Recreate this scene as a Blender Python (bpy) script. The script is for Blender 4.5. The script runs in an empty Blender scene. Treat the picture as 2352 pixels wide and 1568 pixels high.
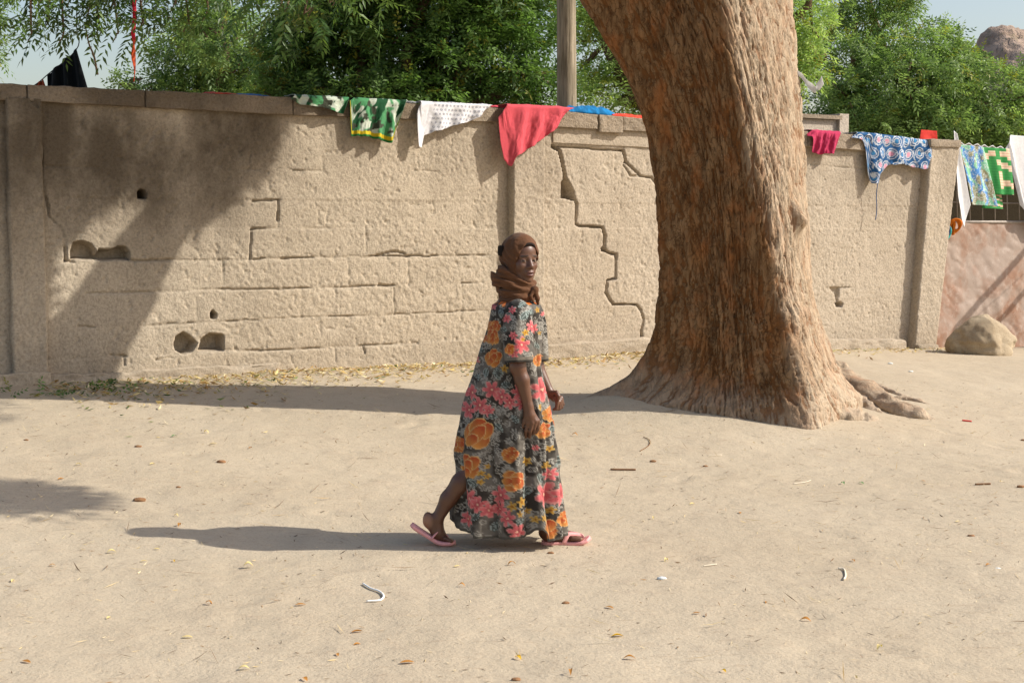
import bpy, math, random
import numpy as np
from mathutils import Vector, Matrix
random.seed(7); RNG = np.random.default_rng(11)
scene = bpy.context.scene
COL = scene.collection

# ------------------------------------------------------------------ camera
F = 2352 * 50 / 36.0            # focal length in working pixels (2352 x 1568)
EYE = 1.6
HOR = 522.0                     # horizon row
PITCH = math.atan((784 - HOR) / F)
cam_d = bpy.data.cameras.new('camera'); cam_d.lens = 50; cam_d.sensor_width = 36
cam_d.clip_end = 3000; cam_d.clip_start = 0.05
cam = bpy.data.objects.new('camera', cam_d); COL.objects.link(cam)
cam.location = (0, 0, EYE); cam.rotation_euler = (math.pi / 2 - PITCH, 0, 0)
scene.camera = cam

# ------------------------------------------------------------------ light
TS = np.array([1.93, -0.12, 1.48]); TS = TS / np.linalg.norm(TS)      # towards the sun
world = bpy.data.worlds.new('World'); scene.world = world; world.use_nodes = True
wn = world.node_tree
sky = wn.nodes.new('ShaderNodeTexSky'); sky.sky_type = 'NISHITA'; sky.sun_disc = False
sky.sun_elevation = math.asin(TS[2]); sky.sun_rotation = math.atan2(TS[0], TS[1])
sky.air_density = 1.3; sky.dust_density = 3.0; sky.ozone_density = 2.4; sky.altitude = 300
tint = wn.nodes.new('ShaderNodeMix'); tint.data_type = 'RGBA'; tint.blend_type = 'MULTIPLY'; tint.inputs[0].default_value = 1.0
tint.inputs[7].default_value = (1.06, 0.97, 0.93, 1)          # warm tint on the sky light, for warmer shadows
wn.links.new(sky.outputs[0], tint.inputs[6]); wn.links.new(tint.outputs[2], wn.nodes['Background'].inputs[0])
wn.nodes['Background'].inputs[1].default_value = 0.138
sun_d = bpy.data.lights.new('sun', 'SUN'); sun_d.energy = 4.35; sun_d.angle = math.radians(0.55)
sun_d.color = (1.0, 0.955, 0.87)
sun = bpy.data.objects.new('sun', sun_d); COL.objects.link(sun)
sun.rotation_euler = Vector(TS).to_track_quat('Z', 'Y').to_euler(); sun.location = (12, -3, 12)
scene.view_settings.view_transform = 'Standard'; scene.view_settings.look = 'None'
scene.view_settings.gamma = 1.0; scene.view_settings.exposure = 0.38

# ------------------------------------------------------------------ helpers
def C(r, g, b):
    f = lambda c: (c / 255 / 12.92) if c / 255 <= 0.04045 else ((c / 255 + 0.055) / 1.055) ** 2.4
    return np.array([f(r), f(g), f(b)])

def ray(u, v):
    x = (u - 1176) / F; y = (784 - v) / F
    cp, sp = math.cos(PITCH), math.sin(PITCH)
    return np.array([x, cp + y * sp, -sp + y * cp])

def at(u, v, Y):
    d = ray(u, v); t = Y / d[1]
    return np.array([d[0] * t, Y, EYE + d[2] * t])

def project(P):
    P = np.asarray(P, float); q = P - np.array([0, 0, EYE])
    cp, sp = math.cos(PITCH), math.sin(PITCH)
    d = q[..., 1] * cp - q[..., 2] * sp; h = q[..., 1] * sp + q[..., 2] * cp
    d = np.where(d < 0.05, 0.05, d)
    return 1176 + F * q[..., 0] / d, 784 - F * h / d

# wall plane: A (left), running to the right and away
WA = np.array([-4.25, 11.8]); WB = np.array([5.45, 17.75])
WD = (WB - WA) / np.linalg.norm(WB - WA); WN = np.array([WD[1], -WD[0]])
def wall_pt(u, v, off=0.0):
    d = ray(u, v)
    t = (off + WA @ WN) / (d[:2] @ WN)
    return np.array([d[0] * t, d[1] * t, EYE + d[2] * t])
def wall_s(u, v=550, off=0.0):
    p = wall_pt(u, v, off); return float((p[:2] - WA) @ WD)
def wall_sz(u, v, off=0.0):
    p = wall_pt(u, v, off); return float((p[:2] - WA) @ WD), float(p[2])
def wxyz(s, off, z):
    s = np.asarray(s, float); off = np.asarray(off, float); z = np.asarray(z, float)
    s, off, z = np.broadcast_arrays(s, off, z)
    return np.stack([WA[0] + WD[0] * s + WN[0] * off, WA[1] + WD[1] * s + WN[1] * off, z], -1)

def _h(ix, iy, iz):
    n = (ix.astype(np.uint32) * np.uint32(374761393) + iy.astype(np.uint32) * np.uint32(668265263)
         + iz.astype(np.uint32) * np.uint32(2246822519))
    n = (n ^ (n >> np.uint32(13))) * np.uint32(1274126177)
    n = n ^ (n >> np.uint32(16))
    return n.astype(np.float64) / 4294967295.0
def vn(x, y, z=0.0):
    x, y, z = np.broadcast_arrays(np.asarray(x, float), np.asarray(y, float), np.asarray(z, float))
    ix, iy, iz = np.floor(x).astype(np.int64), np.floor(y).astype(np.int64), np.floor(z).astype(np.int64)
    fx, fy, fz = x - ix, y - iy, z - iz
    fx, fy, fz = [f * f * f * (f * (f * 6 - 15) + 10) for f in (fx, fy, fz)]
    r = 0
    for a in (0, 1):
        for b in (0, 1):
            for c in (0, 1):
                w = (fx if a else 1 - fx) * (fy if b else 1 - fy) * (fz if c else 1 - fz)
                r = r + w * _h(ix + a, iy + b, iz + c)
    return r
def fbm(x, y, z=0.0, o=4, g=0.5):
    r = 0; a = 1.0; t = 0
    for i in range(o):
        r = r + a * vn(np.asarray(x) * 2 ** i + 17.3 * i, np.asarray(y) * 2 ** i + 5.1 * i, np.asarray(z) * 2 ** i + 9.7 * i); t += a; a *= g
    return r / t
def sstep(a, b, x):
    t = np.clip((np.asarray(x, float) - a) / (b - a), 0, 1); return t * t * (3 - 2 * t)

def mesh(name, V, faces, mat=None, parent=None, smooth=True, col=None, attrs=None):
    """faces: int array (n,4) or (n,3) or list of arrays of those"""
    V = np.asarray(V, float).reshape(-1, 3)
    fl = faces if isinstance(faces, list) else [faces]
    fl = [np.asarray(f, np.int64) for f in fl if len(f)]
    me = bpy.data.meshes.new(name)
    me.vertices.add(len(V)); me.vertices.foreach_set('co', V.astype(np.float32).ravel())
    li = np.concatenate([f.ravel() for f in fl]).astype(np.int32)
    tot = np.concatenate([np.full(len(f), f.shape[1], np.int32) for f in fl])
    st = np.concatenate([[0], np.cumsum(tot)[:-1]]).astype(np.int32)
    me.loops.add(len(li)); me.loops.foreach_set('vertex_index', li)
    me.polygons.add(len(tot)); me.polygons.foreach_set('loop_start', st); me.polygons.foreach_set('loop_total', tot)
    me.polygons.foreach_set('use_smooth', np.full(len(tot), bool(smooth)))
    me.update(calc_edges=True)
    if col is not None:
        a = me.color_attributes.new('Col', 'FLOAT_COLOR', 'POINT')
        c = np.ones((len(V), 4), np.float32); c[:, :3] = np.asarray(col)[..., :3]
        a.data.foreach_set('color', c.ravel())
    for k, v in (attrs or {}).items():
        a = me.attributes.new(k, 'FLOAT', 'POINT'); a.data.foreach_set('value', np.asarray(v, np.float32).ravel())
    if mat: me.materials.append(mat)
    o = bpy.data.objects.new(name, me); COL.objects.link(o)
    if parent is not None: o.parent = parent; o.matrix_parent_inverse = parent.matrix_basis.inverted()
    return o
def grid_faces(nr, nc, wrap=False):
    i, j = np.meshgrid(np.arange(nr - 1), np.arange(nc if wrap else nc - 1), indexing='ij')
    j2 = (j + 1) % nc
    return np.stack([i * nc + j, i * nc + j2, (i + 1) * nc + j2, (i + 1) * nc + j], -1).reshape(-1, 4)
def empty(name, loc=(0, 0, 0)):
    o = bpy.data.objects.new(name, None); COL.objects.link(o); o.location = Vector([float(c) for c in loc]); o.empty_display_size = 0.2
    return o
def tag(o, label=None, cat=None, group=None, kind=None):
    if label: o['label'] = label
    if cat: o['category'] = cat
    if group: o['group'] = group
    if kind: o['kind'] = kind
    return o
class MB:
    def __init__(s): s.V = []; s.Q = []; s.T = []; s.C = []; s.n = 0
    def add(s, V, Q=None, T=None, col=None):
        V = np.asarray(V, float).reshape(-1, 3)
        if Q is not None and len(Q): s.Q.append(np.asarray(Q) + s.n)
        if T is not None and len(T): s.T.append(np.asarray(T) + s.n)
        s.V.append(V); s.C.append(np.broadcast_to(np.array([1., 1, 1]) if col is None else np.asarray(col, float), (len(V), 3))); s.n += len(V)
    def build(s, name, mat, parent=None, smooth=True, usecol=False):
        f = []
        if s.Q: f.append(np.concatenate(s.Q))
        if s.T: f.append(np.concatenate(s.T))
        return mesh(name, np.concatenate(s.V), f, mat, parent, smooth, np.concatenate(s.C) if usecol else None)
    def box(s, P0, ax, ay, az, col=None):
        P0, ax, ay, az = [np.asarray(a, float) for a in (P0, ax, ay, az)]
        V = [P0 + i * ax + j * ay + k * az for k in (0, 1) for j in (0, 1) for i in (0, 1)]
        s.add(V, [[0, 2, 3, 1], [4, 5, 7, 6], [0, 1, 5, 4], [2, 6, 7, 3], [0, 4, 6, 2], [1, 3, 7, 5]], col=col)
def tube_geo(path, radii, n=10, cap=True, flat=1.0, rough=0.0, seed=0.0):
    P = np.asarray(path, float); R = np.broadcast_to(np.asarray(radii, float), (len(P),))
    T = np.gradient(P, axis=0); T /= np.linalg.norm(T, axis=1)[:, None] + 1e-9
    up = np.array([0, 0, 1.0]) if abs(T[0, 2]) < 0.9 else np.array([0, 1.0, 0])
    V = []
    for i in range(len(P)):
        a = np.cross(T[i], up); a /= np.linalg.norm(a) + 1e-9; b = np.cross(a, T[i])
        th = np.linspace(0, 2 * np.pi, n, endpoint=False)
        r = R[i] * np.ones(n)
        if rough: r = r * (1 + rough * (fbm(np.cos(th) * 2 + seed, np.sin(th) * 2 + seed, i * 0.35, 3) - 0.5) * 2)
        V.append(P[i] + r[:, None] * (np.cos(th)[:, None] * a + flat * np.sin(th)[:, None] * b))
        up = b
    V = np.concatenate(V); Q = grid_faces(len(P), n, True)
    if cap:
        V = np.concatenate([V, P[:1], P[-1:]]); k = len(V)
        j = np.arange(n); j2 = (j + 1) % n
        Tt = np.concatenate([np.stack([np.full(n, k - 2), j2, j], -1), np.stack([np.full(n, k - 1), (len(P) - 1) * n + j, (len(P) - 1) * n + j2], -1)])
    else: Tt = np.zeros((0, 3), int)
    return V, Q, Tt
def spline(pts, n):
    """Catmull-Rom through pts (k,d)"""
    P = np.asarray(pts, float); k = len(P)
    Pe = np.concatenate([[2 * P[0] - P[1]], P, [2 * P[-1] - P[-2]]])
    t = np.linspace(0, k - 1 - 1e-9, n); i = np.floor(t).astype(int); f = (t - i)[:, None]
    p0, p1, p2, p3 = Pe[i], Pe[i + 1], Pe[i + 2], Pe[i + 3]
    return 0.5 * (2 * p1 + (p2 - p0) * f + (2 * p0 - 5 * p1 + 4 * p2 - p3) * f ** 2 + (3 * p1 - p0 - 3 * p2 + p3) * f ** 3)
def rough_box(L, T, H, res, amp, seed, rnd=0.02, fr=6.0):
    """box surface grid, centred on x, y in [0,T], z in [0,H], rounded and roughened -> V, Q"""
    nx, ny, nz = [max(2, int(round(d / res))) for d in (L, T, H)]
    V = []; Q = []; n = 0
    def face(o, a, b, na, nb):
        nonlocal n
        s, t = np.meshgrid(np.linspace(0, 1, na + 1), np.linspace(0, 1, nb + 1), indexing='ij')
        P = np.asarray(o) + s[..., None] * np.asarray(a) + t[..., None] * np.asarray(b)
        V.append(P.reshape(-1, 3)); Q.append(grid_faces(na + 1, nb + 1) + n); n += (na + 1) * (nb + 1)
    X, Y, Z = np.array([L, 0, 0]), np.array([0, T, 0]), np.array([0, 0, H]); O = np.array([-L / 2, 0, 0])
    face(O, Y, X, ny, nx); face(O + Z, X, Y, nx, ny); face(O, X, Z, nx, nz); face(O + Y, Z, X, nz, nx); face(O, Z, Y, nz, ny); face(O + X, Y, Z, ny, nz)
    V = np.concatenate(V); Q = np.concatenate(Q)
    c = np.array([0, T / 2, H / 2]); h = np.array([L / 2, T / 2, H / 2])
    q = V - c; inner = np.clip(q, -(h - rnd), h - rnd); d = q - inner; l = np.linalg.norm(d, axis=1)[:, None] + 1e-9
    V = c + inner + d / l * np.minimum(l, rnd)
    nrm = d / l
    e = (fbm(V[:, 0] * fr + seed, V[:, 1] * fr, V[:, 2] * fr, 4) - 0.5) * 2 * amp
    return V + nrm * e[:, None], Q

# ------------------------------------------------------------------ materials
class NT:
    def __init__(s, name):
        s.m = bpy.data.materials.new(name); s.m.use_nodes = True; s.t = s.m.node_tree
        s.b = s.t.nodes['Principled BSDF']; s.out = s.t.nodes['Material Output']
        s.tc = s.t.nodes.new('ShaderNodeTexCoord'); s.b.inputs['Specular IOR Level'].default_value = 0.25
        s.b.inputs['Roughness'].default_value = 0.85
    def set(s, sock, val):
        if hasattr(val, 'is_output') or isinstance(val, bpy.types.NodeSocket): s.t.links.new(val, sock)
        else:
            try: sock.default_value = val
            except Exception: sock.default_value = (*[float(x) for x in val], 1.0)
    def coord(s, scale=(1, 1, 1), rot=(0, 0, 0), kind='Object'):
        n = s.t.nodes.new('ShaderNodeMapping'); s.t.links.new(s.tc.outputs[kind], n.inputs[0])
        n.inputs['Scale'].default_value = scale; n.inputs['Rotation'].default_value = rot
        return n.outputs[0]
    def noise(s, scale, detail=4, rough=0.6, co=None, dist=0.0):
        n = s.t.nodes.new('ShaderNodeTexNoise'); n.inputs['Scale'].default_value = scale; n.inputs['Detail'].default_value = detail
        n.inputs['Roughness'].default_value = rough; n.inputs['Distortion'].default_value = dist
        s.t.links.new(co if co is not None else s.tc.outputs['Object'], n.inputs['Vector'])
        return n.outputs['Fac']
    def voro(s, scale, co=None, feat='F1'):
        n = s.t.nodes.new('ShaderNodeTexVoronoi'); n.inputs['Scale'].default_value = scale; n.feature = feat
        s.t.links.new(co if co is not None else s.tc.outputs['Object'], n.inputs['Vector'])
        return n.outputs['Distance']
    def ramp(s, fac, stops):
        n = s.t.nodes.new('ShaderNodeValToRGB'); e = n.color_ramp.elements
        while len(e) < len(stops): e.new(0.5)
        for el, (p, c) in zip(e, stops):
            el.position = p; el.color = (c, c, c, 1) if np.isscalar(c) else (*[float(x) for x in c], 1)
        s.t.links.new(fac, n.inputs[0]); return n.outputs[0]
    def mix(s, fac, a, b, mode='MIX'):
        n = s.t.nodes.new('ShaderNodeMix'); n.data_type = 'RGBA'; n.blend_type = mode
        s.set(n.inputs[0], fac); s.set(n.inputs[6], a); s.set(n.inputs[7], b); return n.outputs[2]
    def math(s, op, a, b=0.0):
        n = s.t.nodes.new('ShaderNodeMath'); n.operation = op; s.set(n.inputs[0], a); s.set(n.inputs[1], b); return n.outputs[0]
    def attr(s, name, fac=False):
        n = s.t.nodes.new('ShaderNodeAttribute'); n.attribute_name = name; return n.outputs['Fac' if fac else 'Color']
    def objrand(s):
        n = s.t.nodes.new('ShaderNodeObjectInfo'); return n.outputs['Random']
    def bump(s, h, strength=0.5, dist=0.01, prev=None):
        n = s.t.nodes.new('ShaderNodeBump'); n.inputs['Strength'].default_value = strength; n.inputs['Distance'].default_value = dist
        s.t.links.new(h, n.inputs['Height'])
        if prev is not None: s.t.links.new(prev, n.inputs['Normal'])
        s.t.links.new(n.outputs[0], s.b.inputs['Normal']); return n.outputs[0]
    def base(s, c): s.set(s.b.inputs['Base Color'], c); return s
    def rough(s, r): s.set(s.b.inputs['Roughness'], r); return s

def m_plaster(name, a, b, stain=0.0, grain=1.0):
    n = NT(name)
    big = n.noise(1.1, 5, 0.6); fine = n.noise(42, 4, 0.7); mid = n.noise(9, 4, 0.6)
    c = n.mix(n.ramp(big, [(0.35, 0.0), (0.68, 1.0)]), a, b)
    c = n.mix(n.ramp(fine, [(0.3, 0.7), (0.58, 0.0)]), c, np.array(a) * 0.45)
    c = n.mix(n.ramp(n.noise(95, 2, 0.6), [(0.62, 0.0), (0.74, 0.7)]), c, np.minimum(np.array(a) * 1.35, .8))
    c = n.mix(n.ramp(n.noise(2.6, 4, 0.65), [(0.56, 0.0), (0.70, 0.4)]), c, np.array(b) * 0.78)
    c = n.mix(n.ramp(mid, [(0.55, 0.0), (0.75, 0.35)]), c, np.array(b) * 1.15)
    rv = n.objrand(); c = n.mix(1.0, c, n.ramp(rv, [(0.0, 0.93), (1.0, 1.0)]), 'MULTIPLY')
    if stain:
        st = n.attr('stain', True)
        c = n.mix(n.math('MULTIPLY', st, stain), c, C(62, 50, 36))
    n.base(c); n.rough(0.95); n.b.inputs['Specular IOR Level'].default_value = 0.1
    g1 = n.bump(mid, 0.35 * grain, 0.02); n.bump(fine, 0.9 * grain, 0.010, g1)
    return n.m
def m_simple(name, c, rough=0.8, var=0.15, scale=12, bump=0.2, spec=0.25, met=0.0):
    n = NT(name); c = np.array(c, float)
    f = n.noise(scale, 4, 0.6)
    n.base(n.mix(n.ramp(f, [(0.3, 0.0), (0.7, 1.0)]), c * (1 - var), np.minimum(c * (1 + var), 1))); n.rough(rough)
    n.b.inputs['Specular IOR Level'].default_value = spec; n.b.inputs['Metallic'].default_value = met
    if bump: n.bump(n.noise(scale * 4, 3, 0.6), bump, 0.01)
    return n.m
def m_cloth(name, c=None, weave=260, bump=0.25, transl=0.0):
    n = NT(name); base = n.attr('Col') if c is None else None
    f = n.noise(30, 4, 0.65); f2 = n.noise(weave, 2, 0.5)
    src = base if c is None else np.array(c, float)
    k = n.ramp(f, [(0.25, 0.8), (0.75, 1.0)])
    n.base(n.mix(1.0, src if c is None else src, k, 'MULTIPLY')); n.rough(0.9); n.b.inputs['Specular IOR Level'].default_value = 0.138
    b1 = n.bump(f, bump, 0.01); n.bump(f2, 0.15, 0.002, b1)
    n.b.inputs['Sheen Weight'].default_value = 0.08
    if transl:
        t = n.t.nodes.new('ShaderNodeBsdfTranslucent'); mx = n.t.nodes.new('ShaderNodeMixShader'); mx.inputs[0].default_value = transl
        n.set(t.inputs[0], src); n.t.links.new(n.b.outputs[0], mx.inputs[1]); n.t.links.new(t.outputs[0], mx.inputs[2]); n.t.links.new(mx.outputs[0], n.out.inputs[0])
    return n.m
def m_leaf(name, trans=0.32, gloss=0.42):
    n = NT(name); c = n.attr('Col'); n.base(c); n.rough(gloss); n.b.inputs['Specular IOR Level'].default_value = 0.4
    t = n.t.nodes.new('ShaderNodeBsdfTranslucent'); mx = n.t.nodes.new('ShaderNodeMixShader'); mx.inputs[0].default_value = trans
    n.set(t.inputs[0], n.mix(1.0, c, (1.1, 1.2, 0.72), 'MULTIPLY'))
    n.t.links.new(n.b.outputs[0], mx.inputs[1]); n.t.links.new(t.outputs[0], mx.inputs[2]); n.t.links.new(mx.outputs[0], n.out.inputs[0])
    return n.m
# ------------------------------------------------------------------ terrain
_bu = [-400, 0, 250, 700, 1180, 1480, 1800, 2100, 2400]
_bv = [905, 884, 872, 845, 826, 806, 802, 800, 800]
_bs = [wall_sz(u, v)[0] for u, v in zip(_bu, _bv)]; _bz = [wall_sz(u, v)[1] for u, v in zip(_bu, _bv)]
def wall_base(s): return np.interp(s, _bs, _bz)
TREE = np.array([1.75, 11.15])
def G0(x, y):
    x = np.asarray(x, float); y = np.asarray(y, float)
    w = (x - WA[0]) * WN[0] + (y - WA[1]) * WN[1]; s = (x - WA[0]) * WD[0] + (y - WA[1]) * WD[1]
    h = wall_base(s) * (1 - sstep(0.2, 6.2, w))
    h = h + 0.13 * np.exp(-(((x - TREE[0]) / 1.25) ** 2 + ((y - TREE[1]) / 1.0) ** 2))
    h = h + 0.10 * np.exp(-(((x - .85) / .55) ** 2 + ((y - 11.12) / .32) ** 2))
    return h
def G(x, y, fine=False):
    h = G0(x, y)
    h = h + 0.05 * (fbm(np.asarray(x) * 0.55, np.asarray(y) * 0.55, 3.3, 3) - 0.5)
    if fine:
        h = h + 0.018 * (fbm(np.asarray(x) * 3.2, np.asarray(y) * 3.2, 1.0, 4) - 0.5)
    # level where the walker treads
    k = np.exp(-((np.asarray(x)) / 0.55) ** 4 - ((np.asarray(y) - 7.12) / 0.3) ** 4)
    return h * (1 - k)
def ground_pt(u, v):
    d = ray(u, v); lo, hi = 2.0, 60.0
    ts = np.linspace(3, 40, 900); P = ts[:, None] * d; z = EYE + P[:, 2]
    g = G(P[:, 0], P[:, 1]); i = np.argmax(z < g)
    t = ts[i] if z[i] < g[i] else 40
    for _ in range(12):
        p = t * d; t = t + (EYE + p[2] - float(G(p[0], p[1]))) / -d[2] * 0.9
    p = t * d
    return np.array([p[0], p[1], float(G(p[0], p[1]))])

def _lines(a, b, step, far0, far1):
    mid = np.arange(a, b + 1e-6, step)
    l = a - np.geomspace(step * 1.6, a - far0, 34)[::-1]; r = b + np.geomspace(step * 1.6, far1 - b, 34)
    return np.concatenate([l, mid, r])
gx = _lines(-5.0, 6.4, 0.042, -700, 700); gy = _lines(4.4, 17.6, 0.046, -30, 1300)
GX, GY = np.meshgrid(gx, gy)
GZ = G(GX, GY, True)
# scuffs and footprints in the loose dust
frng = np.random.default_rng(5)
for _ in range(320):
    x0, y0 = frng.uniform(-4.5, 5.5), frng.uniform(5.0, 12.5); a = frng.normal(0, 0.5) ; L = frng.uniform(0.06, 0.14); Wd = L * frng.uniform(.3, .5)
    ix = (np.abs(gx - x0) < .35).nonzero()[0]; iy = (np.abs(gy - y0) < .35).nonzero()[0]
    sl = np.ix_(iy, ix); dx = GX[sl] - x0; dy = GY[sl] - y0
    p = (dx * math.cos(a) + dy * math.sin(a)) / L; q = (-dx * math.sin(a) + dy * math.cos(a)) / Wd
    r = p * p + q * q; GZ[sl] += frng.uniform(.004, .011) * (-np.exp(-r) + 0.6 * np.exp(-(np.sqrt(r) - 1.5) ** 2 * 3))
nG = NT('dusty_sand')
_big = nG.noise(0.55, 5, 0.6); _mid = nG.noise(5, 5, 0.65); _fin = nG.noise(70, 3, 0.7)
_str = nG.noise(16, 4, 0.6, nG.coord((0.35, 2.2, 1.0), (0, 0, 0.12)))
_gc = nG.mix(nG.ramp(_big, [(0.3, 0.0), (0.7, 1.0)]), (0.42, 0.344, 0.242), (0.472, 0.396, 0.288))
_gc = nG.mix(nG.ramp(_mid, [(0.52, 0.0), (0.8, 0.5)]), _gc, (0.365, 0.285, 0.203))
_gc = nG.mix(nG.ramp(_str, [(0.58, 0.0), (0.72, 0.35)]), _gc, (0.29, 0.205, 0.135))
_gc = nG.mix(nG.ramp(_fin, [(0.28, 0.55), (0.45, 0.0)]), _gc, (0.27, 0.19, 0.125))
_gc = nG.mix(nG.ramp(_fin, [(0.6, 0.0), (0.75, 0.5)]), _gc, (0.56, 0.45, 0.34))
nG.base(_gc); nG.rough(0.97); nG.b.inputs['Specular IOR Level'].default_value = 0.08
_b = nG.bump(nG.noise(2.2, 4, .6, nG.coord((1, 1.8, 1))), 0.3, 0.05); _b = nG.bump(_mid, 0.6, 0.025, _b); _b = nG.bump(_str, 0.3, 0.012, _b); nG.bump(_fin, 0.6, 0.006, _b)
ground = mesh('ground', np.stack([GX, GY, GZ], -1), grid_faces(*GX.shape), nG.m)
tag(ground, kind='structure')

# ------------------------------------------------------------------ the wall
M_PL = m_plaster('mud_plaster', (0.53, 0.445, 0.335), (0.465, 0.385, 0.285), stain=1.0)
M_PL2 = m_plaster('pale_plaster', (0.51, 0.428, 0.325), (0.455, 0.375, 0.278), stain=1.0)
M_CONC = m_plaster('coping_concrete', (0.39, 0.315, 0.232), (0.31, 0.245, 0.175), stain=1.0, grain=1.6)
wall = empty('plastered_wall', wxyz(5, 0, 0.2))
bpy.context.view_layer.update()
tag(wall, 'long cracked tan mud-plastered block wall with coping and pilasters', 'wall', kind='thing')

def px_poly(pts): return np.array([wall_sz(u, v) for u, v in pts])
GROOVES = []       # (polyline sz, half width, depth)
def groove(pts, w, d): GROOVES.append((px_poly(pts), w, d))
# visible joints of the left panel
groove([(296, 598), (420, 597), (560, 596), (700, 592), (870, 588), (1000, 588), (1125, 586)], .009, .03)
groove([(865, 587), (905, 577), (930, 582)], .014, .03)
groove([(200, 674), (350, 671), (500, 664), (640, 664), (760, 660), (890, 656)], .008, .022)
groove([(870, 656), (905, 656)], .014, .03); groove([(1060, 650), (1110, 650)], .008, .02)
groove([(330, 748), (430, 742), (560, 735), (720, 728), (900, 722), (1040, 716), (1120, 712)], .006, .018)
groove([(510, 803), (560, 806), (700, 802), (770, 797), (960, 788)], .008, .024)
groove([(580, 462), (640, 459)], .009, .025); groove([(640, 459), (638, 524), (600, 525), (577, 527)], .010, .03)
groove([(577, 527), (574, 595)], .008, .025); groove([(665, 390), (740, 392)], .006, .018); groove([(740, 360), (742, 392)], .006, .015)
groove([(105, 381), (215, 384)], .005, .014); groove([(525, 386), (600, 390)], .005, .014)
groove([(512, 600), (512, 660)], .005, .014); groove([(800, 592), (802, 655)], .004, .01); groove([(936, 588), (940, 655)], .004, .01)
groove([(905, 660), (907, 722)], .005, .012); groove([(1060, 650), (1060, 714)], .006, .014); groove([(690, 664), (692, 728)], .004, .01)
groove([(450, 672), (452, 740)], .004, .01); groove([(835, 796), (838, 812)], .010, .02); groove([(180, 748), (215, 752)], .008, .02)
groove([(255, 815), (290, 818)], .010, .024); groove([(285, 820), (287, 840)], .010, .02); groove([(360, 826), (395, 820)], .008, .02)
groove([(950, 392), (1010, 394)], .005, .012); groove([(840, 520), (842, 588)], .004, .009); groove([(700, 526), (760, 524)], .004, .009)
groove([(610, 745), (613, 800)], .004, .01); groove([(770, 800), (772, 830)], .005, .012); groove([(940, 470), (990, 468)], .004, .009)
# cracks beside the left pilaster
groove([(92, 330), (97, 405), (108, 470), (113, 500), (140, 525), (148, 545), (152, 598)], .010, .035)
groove([(150, 598), (170, 602)], .008, .03)
# big crack in the right panel
groove([(1268, 336), (1283, 345), (1290, 370), (1297, 402), (1296, 415)], .024, .10)
groove([(1316, 450), (1324, 470), (1323, 515), (1330, 519), (1384, 521), (1390, 540), (1389, 572)], .017, .08)
groove([(1383, 572), (1400, 581), (1417, 584), (1415, 640), (1396, 645), (1392, 672), (1410, 700), (1462, 700), (1472, 712), (1480, 735), (1473, 760), (1474, 780)], .014, .07)
groove([(1266, 336), (1330, 340), (1430, 346)], .012, .05); groove([(1430, 346), (1436, 372)], .018, .06)
groove([(1436, 372), (1472, 405), (1496, 408), (1515, 432)], .012, .045); groove([(1432, 378), (1448, 404), (1472, 405)], .009, .03)
groove([(1895, 661), (1962, 661)], .006, .02); groove([(1915, 664), (1922, 690)], .016, .05)
groove([(1860, 378), (1940, 385), (1985, 388)], .005, .014)
HOLES = [  # pixel polygon, depth
    ([(316, 440), (322, 434), (331, 435), (336, 445), (336, 456), (317, 456)], .175),
    ([(163, 575), (168, 558), (185, 554), (208, 560), (220, 575), (222, 597), (164, 596)], .165),
    ([(216, 597), (226, 573), (255, 574), (272, 566), (288, 568), (298, 580), (298, 597)], .165),
    ([(481, 718), (488, 712), (497, 722), (494, 732), (482, 732)], .175),
    ([(400, 788), (403, 774), (420, 763), (436, 770), (452, 788), (440, 808), (420, 815), (402, 803)], .165),
    ([(455, 806), (463, 778), (480, 766), (500, 768), (514, 770), (514, 806), (480, 806)], .165),
    ([(1288, 455), (1288, 420), (1298, 404), (1308, 420), (1318, 440), (1318, 462)], .17),
    ([(1380, 570), (1388, 563), (1396, 578), (1382, 579)], .10),
    ([(1904, 659), (1930, 659), (1926, 682), (1921, 690), (1916, 675)], .05),
    ([(1919, 696), (1928, 693), (1936, 698), (1934, 706), (1922, 706)], .12),
    ([(2110, 435), (2118, 430), (2114, 440)], .10)]
HOLES = [(px_poly(p), d) for p, d in HOLES]
def seg_dist(S, Z, a, b):
    ab = b - a; t = np.clip(((S - a[0]) * ab[0] + (Z - a[1]) * ab[1]) / (ab @ ab + 1e-12), 0, 1)
    return np.hypot(S - a[0] - t * ab[0], Z - a[1] - t * ab[1])
def poly_sd(S, Z, P):
    d = np.full(S.shape, 9.0); ins = np.zeros(S.shape, bool)
    for i in range(len(P)):
        a, b = P[i], P[(i + 1) % len(P)]
        d = np.minimum(d, seg_dist(S, Z, a, b))
        c = ((a[1] > Z) != (b[1] > Z)) & (S < (b[0] - a[0]) * (Z - a[1]) / (b[1] - a[1] + 1e-12) + a[0]); ins ^= c
    return np.where(ins, -d, d)
S_P1L, S_P1R = wall_s(18), wall_s(100)
S_P2L, S_P2R = wall_s(1167), wall_s(1240)
S_P3 = wall_s(2060, 700)
def cap_line(pts):
    a = np.array([wall_sz(u, v) for u, v in pts]); return lambda s: np.interp(s, a[:, 0], a[:, 1])
CAP_TOP = cap_line([(-300, 180), (0, 193), (660, 224), (1150, 249), (1260, 254), (1500, 277), (1860, 303), (2000, 312), (2185, 336), (2300, 343)])
CAP_BOT = cap_line([(-300, 222), (0, 231), (100, 235), (660, 265), (1150, 282), (1260, 292), (1500, 305), (1860, 338), (2000, 348), (2185, 372), (2300, 378)])
COURSE_V = [262, 322, 388, 458, 526, 596, 663, 735, 803, 880]
COURSE_Z = [wall_sz(620, v)[1] for v in COURSE_V]
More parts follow.
